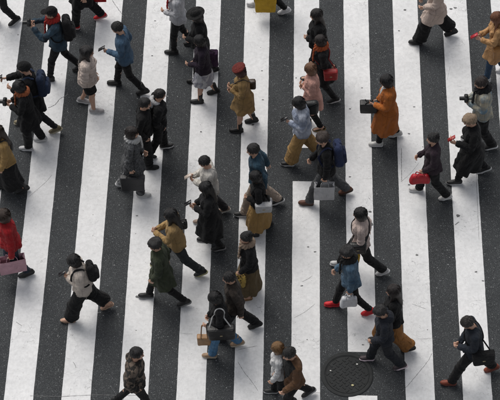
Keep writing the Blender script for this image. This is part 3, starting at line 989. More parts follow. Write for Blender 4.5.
def paper_bag(s, k, label, mat, hmat, size=(.40, .13, .36), drop=.10, rz=math.pi/2, off=(0, 0, 0), rx=0.0):
    """folded paper carrier: open mouth with a turned rim, gusset creased inwards, cord handles"""
    w, d, h = size
    rr = random.Random(s.n)
    def loop(z, q, gus, inset=0.0):
        a, c = w/2*q-inset, d/2*q-inset
        pts = [(-a, -c), (-a*.33, -c-.004), (a*.33, -c-.004), (a, -c), (a-gus, 0), (a, c), (a*.33, c+.004), (-a*.33, c+.004), (-a, c), (-a+gus, 0)]
        return [(x+rr.uniform(-.003, .003), y+rr.uniform(-.004, .004), z) for x, y in pts]
    L = [loop(-drop-h, .985, .0), loop(-drop-h*.82, 1.0, .004), loop(-drop-h*.55, 1.0, .016), loop(-drop-h*.25, 1.0, .026), loop(-drop, .99, .032), loop(-drop, .99, .032, .005), loop(-drop-.06, 1.0, .03, .007), loop(-drop-h+.012, .98, .0, .006)]
    V = np.array([p for l in L for p in l]); n = 10; F = []
    for i in range(len(L)-1):
        for j in range(n): F.append((i*n+j, i*n+(j+1) % n, (i+1)*n+(j+1) % n, (i+1)*n+j))
    for b0, rev in ((0, True), ((len(L)-1)*n, False)):
        for q in ((0, 1, 8, 9), (1, 2, 7, 8), (2, 3, 6, 7), (3, 4, 5, 6)): F.append(tuple(b0+m for m in (q[::-1] if rev else q)))
    parts = [('bag_body', (V, np.array(F)), mat)]
    for q in (-1, 1):
        y = q*d*.46
        parts.append(('handle', tube(curve([(-w*.2, y, -drop-.035), (-w*.19, y*.9, -drop*.5), (-.04, y*.3, -.010), (.04, y*.3, -.010), (w*.19, y*.9, -drop*.5), (w*.2, y, -drop-.035)], 30), .0055, 6), hmat))
    e = s.held(k, 'shopping_bag', label, 'bag', parts, rz, rx, off)
    for ch in e.children:
        if ch.name.startswith('bag_body'): ch.data.polygons.foreach_set('use_smooth', [False]*len(ch.data.polygons))
    return e

def side_bag(s, side, label, mat, smat, size=(.26, .10, .20), z=.98, y=.02, cross=True, name='shoulder_bag', amp=.005, r=.03, out=.235, taper=.04):
    """bag at the hip or under the arm on a strap; side +1 is the wearer's left"""
    w, d, h = size
    x = side*out
    V, F = soft_box(w, d, h, r, taper, 2+s.n % 3, amp)
    V = V@Rz(math.pi/2).T+np.array([x, y, z+h/2])
    o = -1 if cross else 1
    if cross: path = [(x, y-w*.42, z+h*.42), (side*.12, -.165, 1.12), (-side*.02, -.165, 1.27), (-side*.10, -.07, 1.43), (-side*.11, .03, 1.458), (-side*.06, .14, 1.34), (side*.08, .165, 1.15), (x, y+w*.42, z+h*.42)]
    else: path = [(x, y-w*.40, z+h*.42), (side*.19, -.125, 1.22), (side*.135, -.06, 1.43), (side*.13, .02, 1.462), (side*.14, .085, 1.41), (side*.19, .13, 1.22), (x, y+w*.40, z+h*.42)]
    parts = [('bag_body', (V, F), mat), ('strap', tube(np.concatenate([[path[0]], s.hug(curve(path[1:-1], 42)), [path[-1]]]), .013, 6, .5), smat)]
    if r > .05: return s.worn(name, label, 'bag', parts, 'spine')
    fl = soft_box(w*.94, .022, h*.5, .012, .0, 3, .006)
    V2 = fl[0]@Rz(math.pi/2).T+np.array([x+side*d*.5, y, z+h/2-.005])
    parts.append(('flap', (V2, fl[1]), mat))
    parts.append(('clasp', shift(rbox(.012, .045, .022, .004), (x+side*(d*.5+.012), y, z+.012)), plastic((.35, .28, .15), .3, 'brass')))
    return s.worn(name, label, 'bag', parts, 'spine')

def rbox(w, d, h, b=.004):
    bm = bmesh.new(); bmesh.ops.create_cube(bm, size=1.0)
    for v in bm.verts: v.co.x *= w; v.co.y *= d; v.co.z *= h
    bmesh.ops.bevel(bm, geom=bm.edges[:], offset=b, segments=2, affect='EDGES')
    bmesh.ops.triangulate(bm, faces=bm.faces[:])
    bm.verts.index_update()
    V = np.array([v.co[:] for v in bm.verts]); F = np.array([[v.index for v in f.verts] for f in bm.faces]); bm.free()
    return V, F

def phone(s, k, label, col=(.012, .012, .014), tilt=-50):
    h = [('case', rbox(.074, .010, .152), plastic(col, .3)), ('screen', shift(rbox(.067, .003, .140, .001), (0, .006, 0)), plastic((.01, .012, .018), .08, 'glass'))]
    return s.held(k, 'phone', label, 'phone', h, 0, rad(tilt), (0, -.03, .045))

def camera_thing(s, k, label):
    cyl = tube([(0, y, 0) for y in (-.03, -.06, -.10, -.11)], .034, 14)
    h = [('camera_body', rbox(.135, .065, .095, .01), plastic((.012,)*3, .45)), ('lens', cyl, plastic((.02,)*3, .3)), ('viewfinder', shift(rbox(.05, .05, .03, .008), (0, 0, .055)), plastic((.012,)*3, .45)),
         ('glass', shift(tube([(0, -.106, 0), (0, -.108, 0)], .028, 14), (0, 0, 0)), plastic((.02, .02, .04), .05, 'glass'))]
    return s.held(k, 'camera', label, 'camera', h, 0, 0, (0, -.02, .04))

# ------------------------------------------------------------------ the setting: road, painted stripes, marks
def asphalt_mat():
    t = NT('asphalt', 0.85, 0.3)
    g = t.n('ShaderNodeTexCoord').outputs['Object']
    base = t.mix(t.ramp(t.noise(g, 1.1, 5, 0.6), 0.3, 0.7), (.026, .029, .0315), (.044, .048, .0515))
    base = t.mix(t.ramp(t.noise(g, 55, 3, 0.7), 0.35, 0.7), t.mix(1.0, base, (.55,)*3, 'MULTIPLY'), base)
    def specks(scale, keep, size, col, base):
        v = t.n('ShaderNodeTexVoronoi', {'Vector': g, 'Scale': scale, 'Randomness': 1.0})
        sc = t.n('ShaderNodeSeparateColor', {0: v.outputs['Color']})
        on = t.math('GREATER_THAN', sc.outputs[0], keep)
        rr = t.math('MULTIPLY', sc.outputs[1], size)
        m = t.math('MULTIPLY', on, t.math('LESS_THAN', v.outputs['Distance'], rr))
        return t.mix(t.math('MULTIPLY', m, t.math('MULTIPLY_ADD', sc.outputs[2], .6, .4)), base, col), m
    base = t.mix(t.ramp(t.noise(g, .45, 4, .6), .52, .68, 0, .45), base, (.017, .0185, .02))             # oil and tyre darkening
    base, m0 = specks(150, .35, .62, (.085, .09, .094), base)
    base, m1 = specks(95, .55, .50, (.13, .135, .14), base)
    base, m2 = specks(60, .76, .40, (.20, .205, .21), base)
    base, m3 = specks(34, .93, .30, (.32, .33, .33), base)
    t.color(base)
    h = t.math('ADD', t.noise(g, 90, 4, 0.7), t.math('MULTIPLY', t.math('ADD', m1, m2), .5))
    t.bump(h, .6, .006)
    return t.m

def paint_mat():
    t = NT('road_paint', 0.7, 0.35)
    g = t.n('ShaderNodeTexCoord').outputs['Object']
    c = t.mix(t.ramp(t.noise(g, 1.6, 5, 0.6), .3, .72), (.56, .565, .57), (.67, .67, .67))
    c = t.mix(t.ramp(t.noise(g, 14, 6, 0.75), .40, .74, 0, .5), c, (.35, .35, .355))               # grime
    st = t.n('ShaderNodeMapping', {'Vector': g, 'Scale': (22, 3.2, 1)}).outputs[0]
    c = t.mix(t.ramp(t.noise(st, 1.0, 5, .7), .60, .78, 0, .35), c, (.33, .33, .33))                # tyre scuffs
    wob = t.n('ShaderNodeVectorMath', {0: g, 1: t.n('ShaderNodeTexNoise', {'Vector': g, 'Scale': 3.0, 'Detail': 4.0}).outputs['Color']}, operation='ADD').outputs[0]
    v = t.n('ShaderNodeTexVoronoi', {'Vector': wob, 'Scale': 2.3}, feature='DISTANCE_TO_EDGE').outputs['Distance']
    cr = t.math('MULTIPLY', t.ramp(v, .004, .010, 1, 0), t.ramp(t.noise(g, .9, 2), .54, .60))
    c = t.mix(t.math('MULTIPLY', cr, .55), c, (.16, .16, .165))
    sp = t.n('ShaderNodeTexVoronoi', {'Vector': g, 'Scale': 46.0})
    sc = t.n('ShaderNodeSeparateColor', {0: sp.outputs['Color']})
    pit = t.math('MULTIPLY', t.math('GREATER_THAN', sc.outputs[0], .93), t.math('LESS_THAN', sp.outputs['Distance'], t.math('MULTIPLY', sc.outputs[1], .28)))
    c = t.mix(t.math('MULTIPLY', pit, .7), c, (.12, .12, .125))
    wear = t.ramp(t.noise(g, 34, 5, .8), .70, .76)                                                 # paint worn through to the stones
    c = t.mix(t.math('MULTIPLY', wear, .8), c, (.10, .105, .11))
    t.color(c)
    t.bump(t.math('ADD', t.noise(g, 70, 4, .7), t.math('MULTIPLY', t.noise(g, 9, 3), 2.0)), .35, .006)
    return t.m

bm = bmesh.new()
NX = 40
gx = [-300, -60, -15, 15, 60, 300]
vs = [[bm.verts.new((x, y, 0)) for x in gx] for y in gx]
for i in range(5):
    for j in range(5): bm.faces.new((vs[i][j], vs[i][j+1], vs[i+1][j+1], vs[i+1][j]))
me = bpy.data.meshes.new('road'); bm.to_mesh(me); bm.free(); me.materials.append(asphalt_mat())
road = tag(link('road', me), 'dark grey asphalt road with pale stone flecks', None, None, 'structure')

PAINT = paint_mat()
X0, PER, WID = 0.723, 0.9, 0.453
def stripe(x0, x1, y0, y1, seed):
    r = random.Random(seed)
    n = int((y1-y0)/.045)
    V, F = [], []
    def edge():
        a = 0; out = []
        for i in range(n+1):
            a = a*.55+r.gauss(0, .0011); b = a
            if r.random() < .008: b += r.uniform(-.006, .004)
            out.append(b)
        return out
    ea, eb = edge(), edge()
    for i in range(n+1):
        y = y0+(y1-y0)*i/n
        if i in (0, n): pass
        V += [(x0+ea[i]-.002, y, .0005), (x0+ea[i], y, .004), (x1+eb[i], y, .004), (x1+eb[i]+.002, y, .0005)]
    for i in range(n):
        a, b = i*4, (i+1)*4
        for k in range(3): F.append((a+k, a+k+1, b+k+1, b+k))
    F.append((0, 3, 2, 1)); e = n*4; F.append((e, e+1, e+2, e+3))
    link('painted_stripe', mesh_from(V, F, PAINT, 'stripe', None, False), road)
yg0, yg1 = hit(308, 181.5)[1], hit(308, 148)[1]
ym0, ym1 = hit(360, 395.5)[1], hit(360, 352)[1]
for k in range(-10, 11):
    x0 = X0+PER*k; x1 = x0+WID
    ys = [(-9.5, 11.5)]
    if k == 0: ys = [(-9.5, yg0), (yg1, 11.5)]
    if k == 1: ys = [(-9.5, ym0), (ym1, 11.5)]
    for q, (a, b) in enumerate(ys): stripe(x0, x1, a, b, k*7+q+100)

# hairline cracks and joints that the photograph shows, as thin ribbons pressed on the surface
CRACK = NT('crack_fill', .9, .2); gg = CRACK.n('ShaderNodeTexCoord').outputs['Object']
CRACK.color(CRACK.mix(CRACK.ramp(CRACK.noise(gg, 20, 3), .3, .7), (.07, .07, .072), (.20, .20, .20)))
def crack(pts, w, seed, z=.0052):
    r = random.Random(seed)
    P = curve([hit(x, y)[:2].tolist()+[0] for x, y in pts], 10*len(pts))
    V, F = [], []
    for i, p in enumerate(P):
        d = P[min(i+1, len(P)-1)]-P[max(i-1, 0)]; d /= np.linalg.norm(d)+1e-9
        n = np.array([-d[1], d[0], 0]); ww = w*r.uniform(.35, 1.0)*(.3 if i in (0, len(P)-1) else 1); o = r.gauss(0, w*.16)
        V += [p+n*(o+ww/2)+[0, 0, z], p+n*(o-ww/2)+[0, 0, z]]
    for i in range(len(P)-1): F.append((2*i, 2*i+1, 2*i+3, 2*i+2))
    link('crack', mesh_from(V, F, CRACK.m, 'crack', None, False), road)
for i, (pts, w) in enumerate([
        ([(48, 108), (55, 105), (60, 99), (66, 96), (68, 92)], .022), ([(112, 0), (116, 6), (121, 13), (124, 17)], .018),
        ([(29, 197), (37, 190), (46, 182), (52, 175)], .008), ([(16, 322), (19, 324), (22, 326)], .012), ([(73, 362), (75, 365), (76, 368)], .012),
        ([(238, 350), (247, 348), (257, 346)], .010), ([(238, 362), (244, 372), (252, 382), (258, 391)], .012),
        ([(294, 318), (305, 312), (315, 304)], .008), ([(302, 282), (308, 279), (312, 276)], .010),
        ([(402, 392), (410, 383), (420, 371), (428, 361), (432, 353)], .012), ([(401, 182), (410, 174), (419, 163)], .009),
        ([(412, 304), (420, 307), (426, 309)], .010), ([(418, 339), (426, 339), (433, 338)], .007),
        ([(401.5, 148), (401.5, 165), (401.8, 182)], .018), ([(476, 148), (476.5, 180), (477.5, 205), (479, 240)], .010), ([(320, 393), (312, 392), (305, 392)], .008),
        ([(362, 179), (368, 179), (374, 178.6)], .006), ([(30, 396), (60, 396.5), (95, 395), (125, 395.5), (150, 395)], .014),
        ([(180, 333), (186, 334), (192, 334)], .008), ([(455, 225), (459, 222)], .03), ([(447, 80), (449, 72), (450, 66)], .006)]):
    crack(pts, w*.7, i+5)

# chewing-gum spots and grit: too small to pick apart, one part
r = random.Random(4)
V, F = [], []
def spot(x, y, s, z=.0056):
    n = 8; b = len(V); a0 = r.uniform(0, 6); el = r.uniform(.5, 1)
    for j in range(n):
        a = a0+2*math.pi*j/n; q = s*r.uniform(.7, 1.2)
        V.append((x+q*math.cos(a), y+q*el*math.sin(a), z))
    V.append((x, y, z+.003))
    for j in range(n): F.append((b+j, b+(j+1) % n, b+n))
for px, py, s in [(155, 21, .022), (152, 56, .02), (213, 71, .022), (137, 216, .02), (138, 297, .045), (262, 71, .018), (253, 125, .024), (308, 247, .02), (315, 252, .022), (302, 286, .026),
                  (363, 345, .026), (350, 109, .02), (405, 10, .032), (455, 8, .035), (451, 9, .028), (399, 31, .018), (414, 107, .022), (409, 134, .026), (409, 185, .024), (417, 255, .026), (476, 272, .024), (483, 281, .022),
                  (458, 216, .035), (371, 224, .045), (370, 212, .03), (201, 132, .018), (18, 35, .016), (362, 88, .018), (296, 78, .016), (263, 100, .02), (433, 306, .016), (350, 177, .022), (379, 19, .016)]:
    p = hit(px, py); spot(p[0], p[1], s)
for i in range(150): spot(r.uniform(-6, 6.5), r.uniform(-5, 6), r.choice([.005, .006, .008, .010]))
tag(link('gum_spots', mesh_from(V, F, CRACK.m, 'gum', None, False), road), None, None, None, 'stuff')

# cast iron manhole cover
iron = NT('cast_iron', .7, .3); gg = iron.n('ShaderNodeTexCoord').outputs['Object']
iron.b.inputs['Metallic'].default_value = .1
iron.color(iron.mix(iron.ramp(iron.noise(gg, 9, 5, .7), .3, .7), (.007, .008, .0085), (.017, .019, .020)))
iron.bump(iron.noise(gg, 60, 4), .4, .004)
mc = hit(347.2, 374.6)
man = tag(empty('manhole_cover', (mc[0], mc[1], 0)), 'round dark cast iron manhole cover with raised chequered blocks set in the crossing', 'manhole cover')
def ring_mesh(prof, n=64):
    V, F = [], []; m = len(prof)
    for i in range(n):
        a = 2*math.pi*i/n
        for (q, z) in prof: V.append((q*math.cos(a), q*math.sin(a), z))
    for i in range(n):
        for j in range(m-1):
            a, b = i*m+j, ((i+1) % n)*m+j; F.append((a, b, b+1, a+1))
    return V, F
link('frame', mesh_from(*ring_mesh([(.352, .0), (.354, .012), (.362, .014), (.40, .014), (.412, .010), (.414, 0)]), iron.m, 'frame', None, False), man)
link('cover_plate', mesh_from(*ring_mesh([(.0005, .0062), (.1, .0062), (.24, .0062), (.335, .0062), (.339, .0125), (.348, .0125), (.349, 0)]), iron.m, 'plate', None, False), man)
V, F = [], []
def block(cx, cy, a, l, w, z0=.006, z1=.0135):
    b = len(V); c, s = math.cos(a), math.sin(a)
    for (u, v, z) in [(-1, -1, z0), (1, -1, z0), (1, 1, z0), (-1, 1, z0), (-.86, -.75, z1), (.86, -.75, z1), (.86, .75, z1), (-.86, .75, z1)]:
        x, y = u*l/2, v*w/2; V.append((cx+x*c-y*s, cy+x*s+y*c, z))
    for q in [(4, 5, 6, 7), (0, 1, 5, 4), (1, 2, 6, 5), (2, 3, 7, 6), (3, 0, 4, 7)]: F.append(tuple(b+k for k in q))
st = .072
for i in range(-6, 7):
    for j in range(-6, 7):
        u, v = i*st, j*st
        x, y = (u-v)*S45, (u+v)*S45
        if math.hypot(x, y) < .315:
            if (i+j) % 2 == 0: block(x, y, rad(45), .062, .026); 
            else: block(x, y, rad(135), .062, .026)
tag(link('raised_blocks', mesh_from(V, F, iron.m, 'blocks', None, False), man), None, None, None, 'stuff')
dot = {1: plastic((.55, .55, .52), .7, 'paint'), 2: plastic((.42, .38, .20), .7, 'paint')}
for px, py, k, s in ((357, 364.5, 1, .016), (330.5, 371, 1, .014), (352.5, 385.5, 2, .022)):
    p = hit(px, py)-mc; V, F = [], []
    for a in range(8): V.append((p[0]+s*math.cos(a*.785), p[1]+s*.8*math.sin(a*.785), .0142))
    V.append((p[0], p[1], .016)); F = [(a, (a+1) % 8, 8) for a in range(8)]
    link('keyhole_plug', mesh_from(V, F, dot[k], 'plug', None, False), man)
# ------------------------------------------------------------------ the people
BLK, NAVY, GREY = (.0048, .0048, .0056), (.014, .02, .04), (.05, .052, .056)
WHITE, CREAM, MUST, DENIM = (.62, .61, .58), (.56, .49, .43), (.34, .21, .07), (.05, .11, .19)
DARK_SOLE = (.02, .02, .02)
H2 = (18, 6, 100, -36)
HH = (34, 8, 104, -32)
PHONE_L = (20, 8, 98, -34); PHONE_R = PHONE_L
CARRY = (2, 8, 8, 4)
POCKET = (-14, 14, 28, -8)
STRAP = (12, 14, 128, -14)
CAM = (52, 12, 138, -34)

p = Person('person in slim black trousers and black sneakers walking ahead of the man with red scarf', None, 215, 1.74, 'm', pose=dict(stride=.25, front='R'), hairk=('short', BLACKH), tops=('jacket', cloth(BLK)),
       bottoms=('slim', cloth((.012, .012, .013))), shoes=('sneaker', (.015,)*3, (.55,)*3), foot=(6, 23))
p = Person('man with red scarf and black cap raising a camera, blue denim sleeves, black trousers', (51, 12), 183, 1.72, 'm', pose=dict(stride=.55, front='L', lean=5, head=4, armL=CAM, armR=CAM), hairk=('short', BLACKH),
       tops=('jacket', cloth((.035, .07, .105), pat='wash', pcol=(.012, .018, .026))), bottoms=('slim', cloth(BLK)), hatk=('cap', BLK), scarfc=(.36, .025, .02), shoes=('sneaker', (.015,)*3, DARK_SOLE))
backpack(p, 'black backpack on the man with the red scarf', BLK); camera_thing(p, 'L', 'black camera raised by the man with the red scarf')
p = Person('person in black hat and black coat stretching out a hand, olive sneakers', (24, 67), 182, 1.70, 'm', pose=dict(stride=.62, front='R', lean=5, head=12, armL=(26, 8, 96, -30), armR=(46, 10, 82, -6)), hairk=('short', BLACKH),
       tops=('coat', cloth(BLK)), bottoms=('slim', cloth((.014, .014, .016))), hatk=('beanie', BLK), shoes=('sneaker', (.17, .14, .08), (.4, .36, .26)))
backpack(p, 'navy backpack on the person in the black hat with olive sneakers', (.012, .022, .05)); phone(p, 'R', 'dark phone held out by the person in the black hat')
p = Person('person all in black with white sneakers and an orange neck scarf, holding a camera low', (18, 86), 178, 1.62, 'f', pose=dict(stride=.16, front='L', lean=6, head=24, armL=PHONE_L, armR=PHONE_R), hairk=('bob', BLACKH),
       tops=('coat', cloth(BLK)), bottoms=('straight', cloth((.013,)*3)), scarfc=(.33, .10, .04), shoes=('sneaker', (.5,)*3, (.62,)*3))
camera_thing(p, 'L', 'small black camera held by the person with the orange scarf')
p = Person('person with long brown hair in golden mustard jacket over a long black skirt', (-3, 131), 200, 1.66, 'f', pose=dict(stride=.3, front='R'), hairk=('long', BROWNH), tops=('jacket', cloth((.34, .215, .08))), bottoms=('longskirt', cloth(BLK)),
       shoes=('boot', (.015,)*3, DARK_SOLE))
side_bag(p, -1, 'black shoulder bag of the person in the golden mustard jacket', leather(BLK), leather((.02, .02, .02)), z=.86, y=.06)
p = Person('woman with brown hair in a bright red jacket carrying a pink shopping bag', (2, 215), 195, 1.63, 'f', 1.14, pose=dict(stride=.25, front='R', armL=CARRY), hairk=('bob', BROWNH), tops=('jacket', cloth((.34, .012, .016))),
       bottoms=('slim', cloth((.03, .04, .06))), shoes=('sneaker', (.02,)*3, DARK_SOLE))
paper_bag(p, 'L', 'pale pink paper shopping bag carried by the woman in the red jacket', cloth((.62, .36, .42), rough=.6), cloth((.5, .28, .34)), (.44, .13, .38), .10, rx=.10)
p = Person('woman in cream blouse with black backpack, wide black trousers and bare-heeled beige flats', (73, 260), 186, 1.63, 'f', pose=dict(stride=.70, front='L', lean=8, head=12, armL=(8, 6, 118, -38), armR=(4, 6, 110, -40)), hairk=('bob', BLACKH),
       tops=('knit', cloth(CREAM)), bottoms=('wide', cloth(BLK)), shoes=('flat', (.45, .28, .20), (.36, .24, .17)))
backpack(p, 'small black backpack on the woman in the cream blouse', BLK, None, (.26, .13, .36)); phone(p, 'L', 'dark phone in the hands of the woman in the cream blouse')
p = Person('woman in cream quilted jacket, black shorts, bare legs and pale grey sneakers', (87, 51), 2, 1.52, 'f', 1.13, pose=dict(stride=.18, front='R', lean=3, head=6, armL=(-8, 12, 36, -26), armR=(-6, 12, 40, -28)), hairk=('long', (.01, .008, .008)),
       tops=('puffer', cloth((.60, .50, .44))), bottoms=('shorts', cloth(BLK)), shoes=('sneaker', (.42, .40, .40), (.55,)*3), skin=2)
p = Person('man in blue denim jacket and black trousers looking at a phone', (117, 27), 178, 1.70, 'm', pose=dict(stride=.52, front='R', lean=4, head=22, armL=(4, 8, 92, -16), armR=POCKET), hairk=('short', BLACKH),
       tops=('jacket', cloth((.075, .135, .21), pat='wash', pcol=(.04, .08, .135))), bottoms=('slim', cloth(BLK)), shoes=('boot', (.012,)*3, DARK_SOLE))
phone(p, 'L', 'black phone held by the man in blue denim')
p = Person('person in black coat and trousers with bright red sneakers and a red bag', None, 182, 1.72, 'm', pose=dict(stride=.48, front='L', armR=(-12, 8, -4, 6)), hairk=('short', BLACKH), tops=('coat', cloth(BLK)), bottoms=('straight', cloth(BLK)),
       shoes=('sneaker', (.55, .012, .018), (.6, .4, .4)), foot=(89, 24))
paper_bag(p, 'R', 'glossy red shopping bag of the person in red sneakers', cloth((.52, .012, .018), rough=.5), cloth((.3, .01, .01)), (.40, .14, .32), .10, off=(0, .1, .02))
p = Person('person in pale grey hoodie and red scarf with black trousers beside the fedora wearer', (174, -13), 180, 1.66, 'f', pose=dict(stride=.3, front='L', lean=3, armL=(4, 8, 80, -30)), hairk=('bob', BLACKH), tops=('hoodie', cloth((.52, .52, .54))),
       bottoms=('slim', cloth(BLK)), scarfc=(.42, .02, .02), shoes=('sneaker', (.015,)*3, DARK_SOLE))
p = Person('woman in black fedora and black jacket with black trousers', (196, 15), 184, 1.68, 'f', pose=dict(stride=.3, front='L', lean=4, head=12, armL=(8, 6, 84, -34), armR=(4, 8, 62, -34)), hairk=('bob', BLACKH), tops=('jacket', cloth(BLK)),
       bottoms=('slim', cloth(BLK)), hatk=('fedora', (.008,)*3), shoes=('boot', (.012,)*3, DARK_SOLE), skin=2)
p = Person('woman in dark purple coat with white skirt, bare legs and black boots', (199, 40), 182, 1.58, 'f', pose=dict(stride=.24, front='L', lean=4, head=14, armL=(10, 6, 74, -26), armR=(2, 8, 50, -30)), hairk=('bob', BLACKH), tops=('jacket', cloth((.016, .009, .019))),
       bottoms=('skirt', cloth((.5, .5, .52), pat='camo', pcol=(.30, .30, .34))), shoes=('boot', (.012,)*3, DARK_SOLE), skin=2)
side_bag(p, -1, 'dark purple bag hanging behind the white skirt', cloth((.045, .018, .05)), leather(BLK), (.34, .13, .36), .84, .10, cross=False, amp=.012)
p = Person('woman in rust beret and mustard coat with bare legs and black boots', (239, 70), 180, 1.55, 'f', 1.05, pose=dict(stride=.22, front='L', lean=5, head=14, armL=(8, 10, 100, -44), armR=(6, 10, 84, -42)), hairk=('bob', (.05, .012, .008)),
       tops=('coat', cloth((.34, .215, .085), pat='wash', pcol=(.22, .14, .06))), bottoms=('shorts', cloth((.10, .07, .03))), hatk=('beret', (.12, .018, .014)), shoes=('boot', (.012,)*3, DARK_SOLE), skin=2)
side_bag(p, -1, 'dark brown bag of the woman in the rust beret', leather((.05, .03, .02)), leather((.03, .02, .015)), (.24, .10, .2), .92, .10)
p = Person('walker in black trousers and white sneakers beside a yellow tote bag', None, 181, 1.70, 'f', pose=dict(stride=.56, front='R', armL=CARRY), hairk=('bob', BLACKH), tops=('jacket', cloth(BLK)), bottoms=('slim', cloth(BLK)), shoes=('sneaker', (.62, .62, .63), (.6,)*3), foot=(271, 10))
hand_bag(p, 'L', 'bright yellow tote bag hanging beside the white sneakers', cloth((.66, .40, .035)), cloth((.5, .3, .03)), (.38, .14, .42), .14, 'tote_bag', amp=.008)
p = Person('woman with long dark hair in black puffer jacket and black trousers', (316, 14), 182, 1.64, 'f', pose=dict(stride=.40, front='L', lean=5, head=8, armL=(2, 8, 72, -36)), hairk=('long', (.012, .008, .007)), tops=('puffer', cloth(BLK)),
       bottoms=('slim', cloth(BLK)), shoes=('flat', (.015,)*3, DARK_SOLE))
p = Person('woman in black jacket with orange scarf and a red bag at her side', (320, 40), 184, 1.60, 'f', pose=dict(stride=.36, front='R', lean=5, head=10, armL=(-2, 8, 60, -34)), hairk=('bob', (.016, .010, .008)), tops=('coat', cloth(BLK)),
       bottoms=('slim', cloth(BLK)), scarfc=(.36, .08, .025), shoes=('sneaker', (.015,)*3, (.5,)*3))
side_bag(p, 1, 'red leather shoulder bag of the woman with the orange scarf', leather((.32, .014, .014)), leather((.22, .012, .012)), (.26, .11, .24), .92, .13)
p = Person('woman with light brown hair in pale pink coat, black tights and flat shoes', (310, 68), 180, 1.58, 'f', pose=dict(stride=.20, front='R', lean=4, head=12, armL=(4, 8, 104, -46), armR=(2, 8, 94, -44)), hairk=('bob', (.17, .085, .045)), tops=('coat', cloth((.60, .33, .27))),
       bottoms=('slim', cloth(BLK)), shoes=('flat', (.03, .022, .012), (.25, .17, .06)))
p = Person('woman in blue grey striped sweater and mustard wide trousers, black bag on her shoulder', (298, 102), 183, 1.62, 'f', pose=dict(stride=.56, front='L', lean=6, head=16, armL=(4, 8, 106, -30), armR=(-14, 12, 6, 6)), hairk=('bob', BLACKH),
       tops=('knit', cloth((.42, .45, .52), pat='bands', pcol=(.26, .30, .39))), bottoms=('wide', cloth((.33, .20, .075))), shoes=('sneaker', (.02,)*3, (.55,)*3))
side_bag(p, -1, 'round black bag on the shoulder of the woman in mustard trousers', leather(BLK), leather(BLK), (.34, .16, .30), 1.16, .14, cross=False, r=.075, amp=.01)
phone(p, 'L', 'dark phone of the woman in mustard trousers')
p = Person('man in black jacket and grey trousers with brown shoes, navy backpack and white paper bag', (322, 138), 182, 1.73, 'm', pose=dict(stride=.70, front='L', lean=6, head=14, armL=(4, 8, 10, 4), armR=(16, 8, 40, -4)), hairk=('messy', (.03, .018, .012)),
       tops=('jacket', cloth(BLK)), bottoms=('straight', cloth((.075, .078, .082))), shoes=('sneaker', (.12, .05, .03), (.05, .03, .02)))
backpack(p, 'navy blue backpack on the man carrying a white paper bag', (.018, .028, .075), (.012, .018, .05))
paper_bag(p, 'L', 'white paper shopping bag carried by the man with the navy backpack', cloth((.56, .56, .57), rough=.6), cloth((.4,)*3), (.34, .12, .34), .09)
p = Person('woman in long orange coat with white front, black trousers and white sneakers', (386, 80), 180, 1.66, 'f', pose=dict(stride=.28, front='L', lean=4, head=14, armL=(10, 8, 80, -28), armR=(4, 8, 70, -40)), hairk=('bob', BLACKH),
       tops=('long', cloth((.40, .12, .022), inner=(.5, .5, .48), iz=1.15)), bottoms=('slim', cloth(BLK)), shoes=('sneaker', (.60, .60, .58), (.62,)*3))
hand_bag(p, 'L', 'black leather bag held by the woman in the orange coat', leather(BLK), leather(BLK), (.30, .13, .24), .03, 'handbag', off=(0, .0, .06))
p = Person('walker in cream wool coat and black trousers with black shoes', None, 180, 1.70, 'f', pose=dict(stride=.66, front='L', lean=4, armL=(6, 8, 60, -18)), hairk=('bob', BLACKH), tops=('coat', cloth((.56, .45, .39))), bottoms=('wide', cloth(BLK)), shoes=('boot', (.012,)*3, DARK_SOLE), foot=(435, 40))
p = Person('woman with auburn hair in jeans and white sneakers holding a red phone', (496, 17), 184, 1.62, 'f', pose=dict(stride=.34, front='L', lean=5, head=16, armL=(26, 8, 94, -30), armR=(22, 8, 86, -32)), hairk=('long', (.16, .06, .025)),
       tops=('coat', cloth((.48, .27, .12))), bottoms=('slim', cloth((.03, .06, .11))), shoes=('sneaker', (.6,)*3, (.62,)*3))
phone(p, 'L', 'red phone held by the woman with auburn hair', (.4, .02, .03))
side_bag(p, 1, 'tan leather bag of the woman with auburn hair', leather((.36, .17, .05)), leather((.28, .12, .04)), (.32, .13, .26), .90, .06, cross=False)
p = Person('person with dark hair and black scarf in pale blue and cream jacket', (481, 82), 182, 1.70, 'm', 1.08, pose=dict(stride=.3, front='R', lean=6, head=18, armL=(6, 8, 104, -38), armR=(8, 8, 108, -38)), hairk=('short', (.02, .012, .01)), tops=('jacket', cloth((.42, .38, .29), pat='wash', pcol=(.16, .24, .30))),
       bottoms=('straight', cloth(BLK)), scarfc=(.012, .012, .014), shoes=('sneaker', (.02,)*3, (.6,)*3))
camera_thing(p, 'R', 'black camera held by the person in the pale blue and cream jacket')
p = Person('woman with ash blonde hair in long black coat holding a red patterned phone', (470, 120), 184, 1.63, 'f', 1.1, pose=dict(stride=.55, front='L', lean=6, head=20, armL=(14, 8, 108, -22), armR=(-8, 14, 10, 10)), hairk=('messy', (.24, .17, .11), 3), tops=('long', cloth(BLK)),
       bottoms=('slim', cloth(BLK)), shoes=('sneaker', (.015,)*3, (.5,)*3))
phone(p, 'L', 'red patterned phone of the woman in the long black coat', (.34, .03, .03))
p = Person('woman in dark plum jacket with red handbag, black trousers and white sneakers', (433, 138), 182, 1.60, 'f', pose=dict(stride=.50, front='R', lean=4, head=8, armL=(4, 10, 40, -8), armR=(10, 10, 60, -18)), hairk=('bun', BLACKH),
       tops=('jacket', cloth((.030, .018, .026))), bottoms=('straight', cloth(BLK)), shoes=('sneaker', (.56, .54, .52), (.6,)*3))
hand_bag(p, 'L', 'bright red handbag with short handles held by the woman in plum', leather((.45, .014, .025)), leather((.4, .02, .03)), (.32, .12, .20), .06, 'handbag', amp=.014, r=.05, taper=-.12)
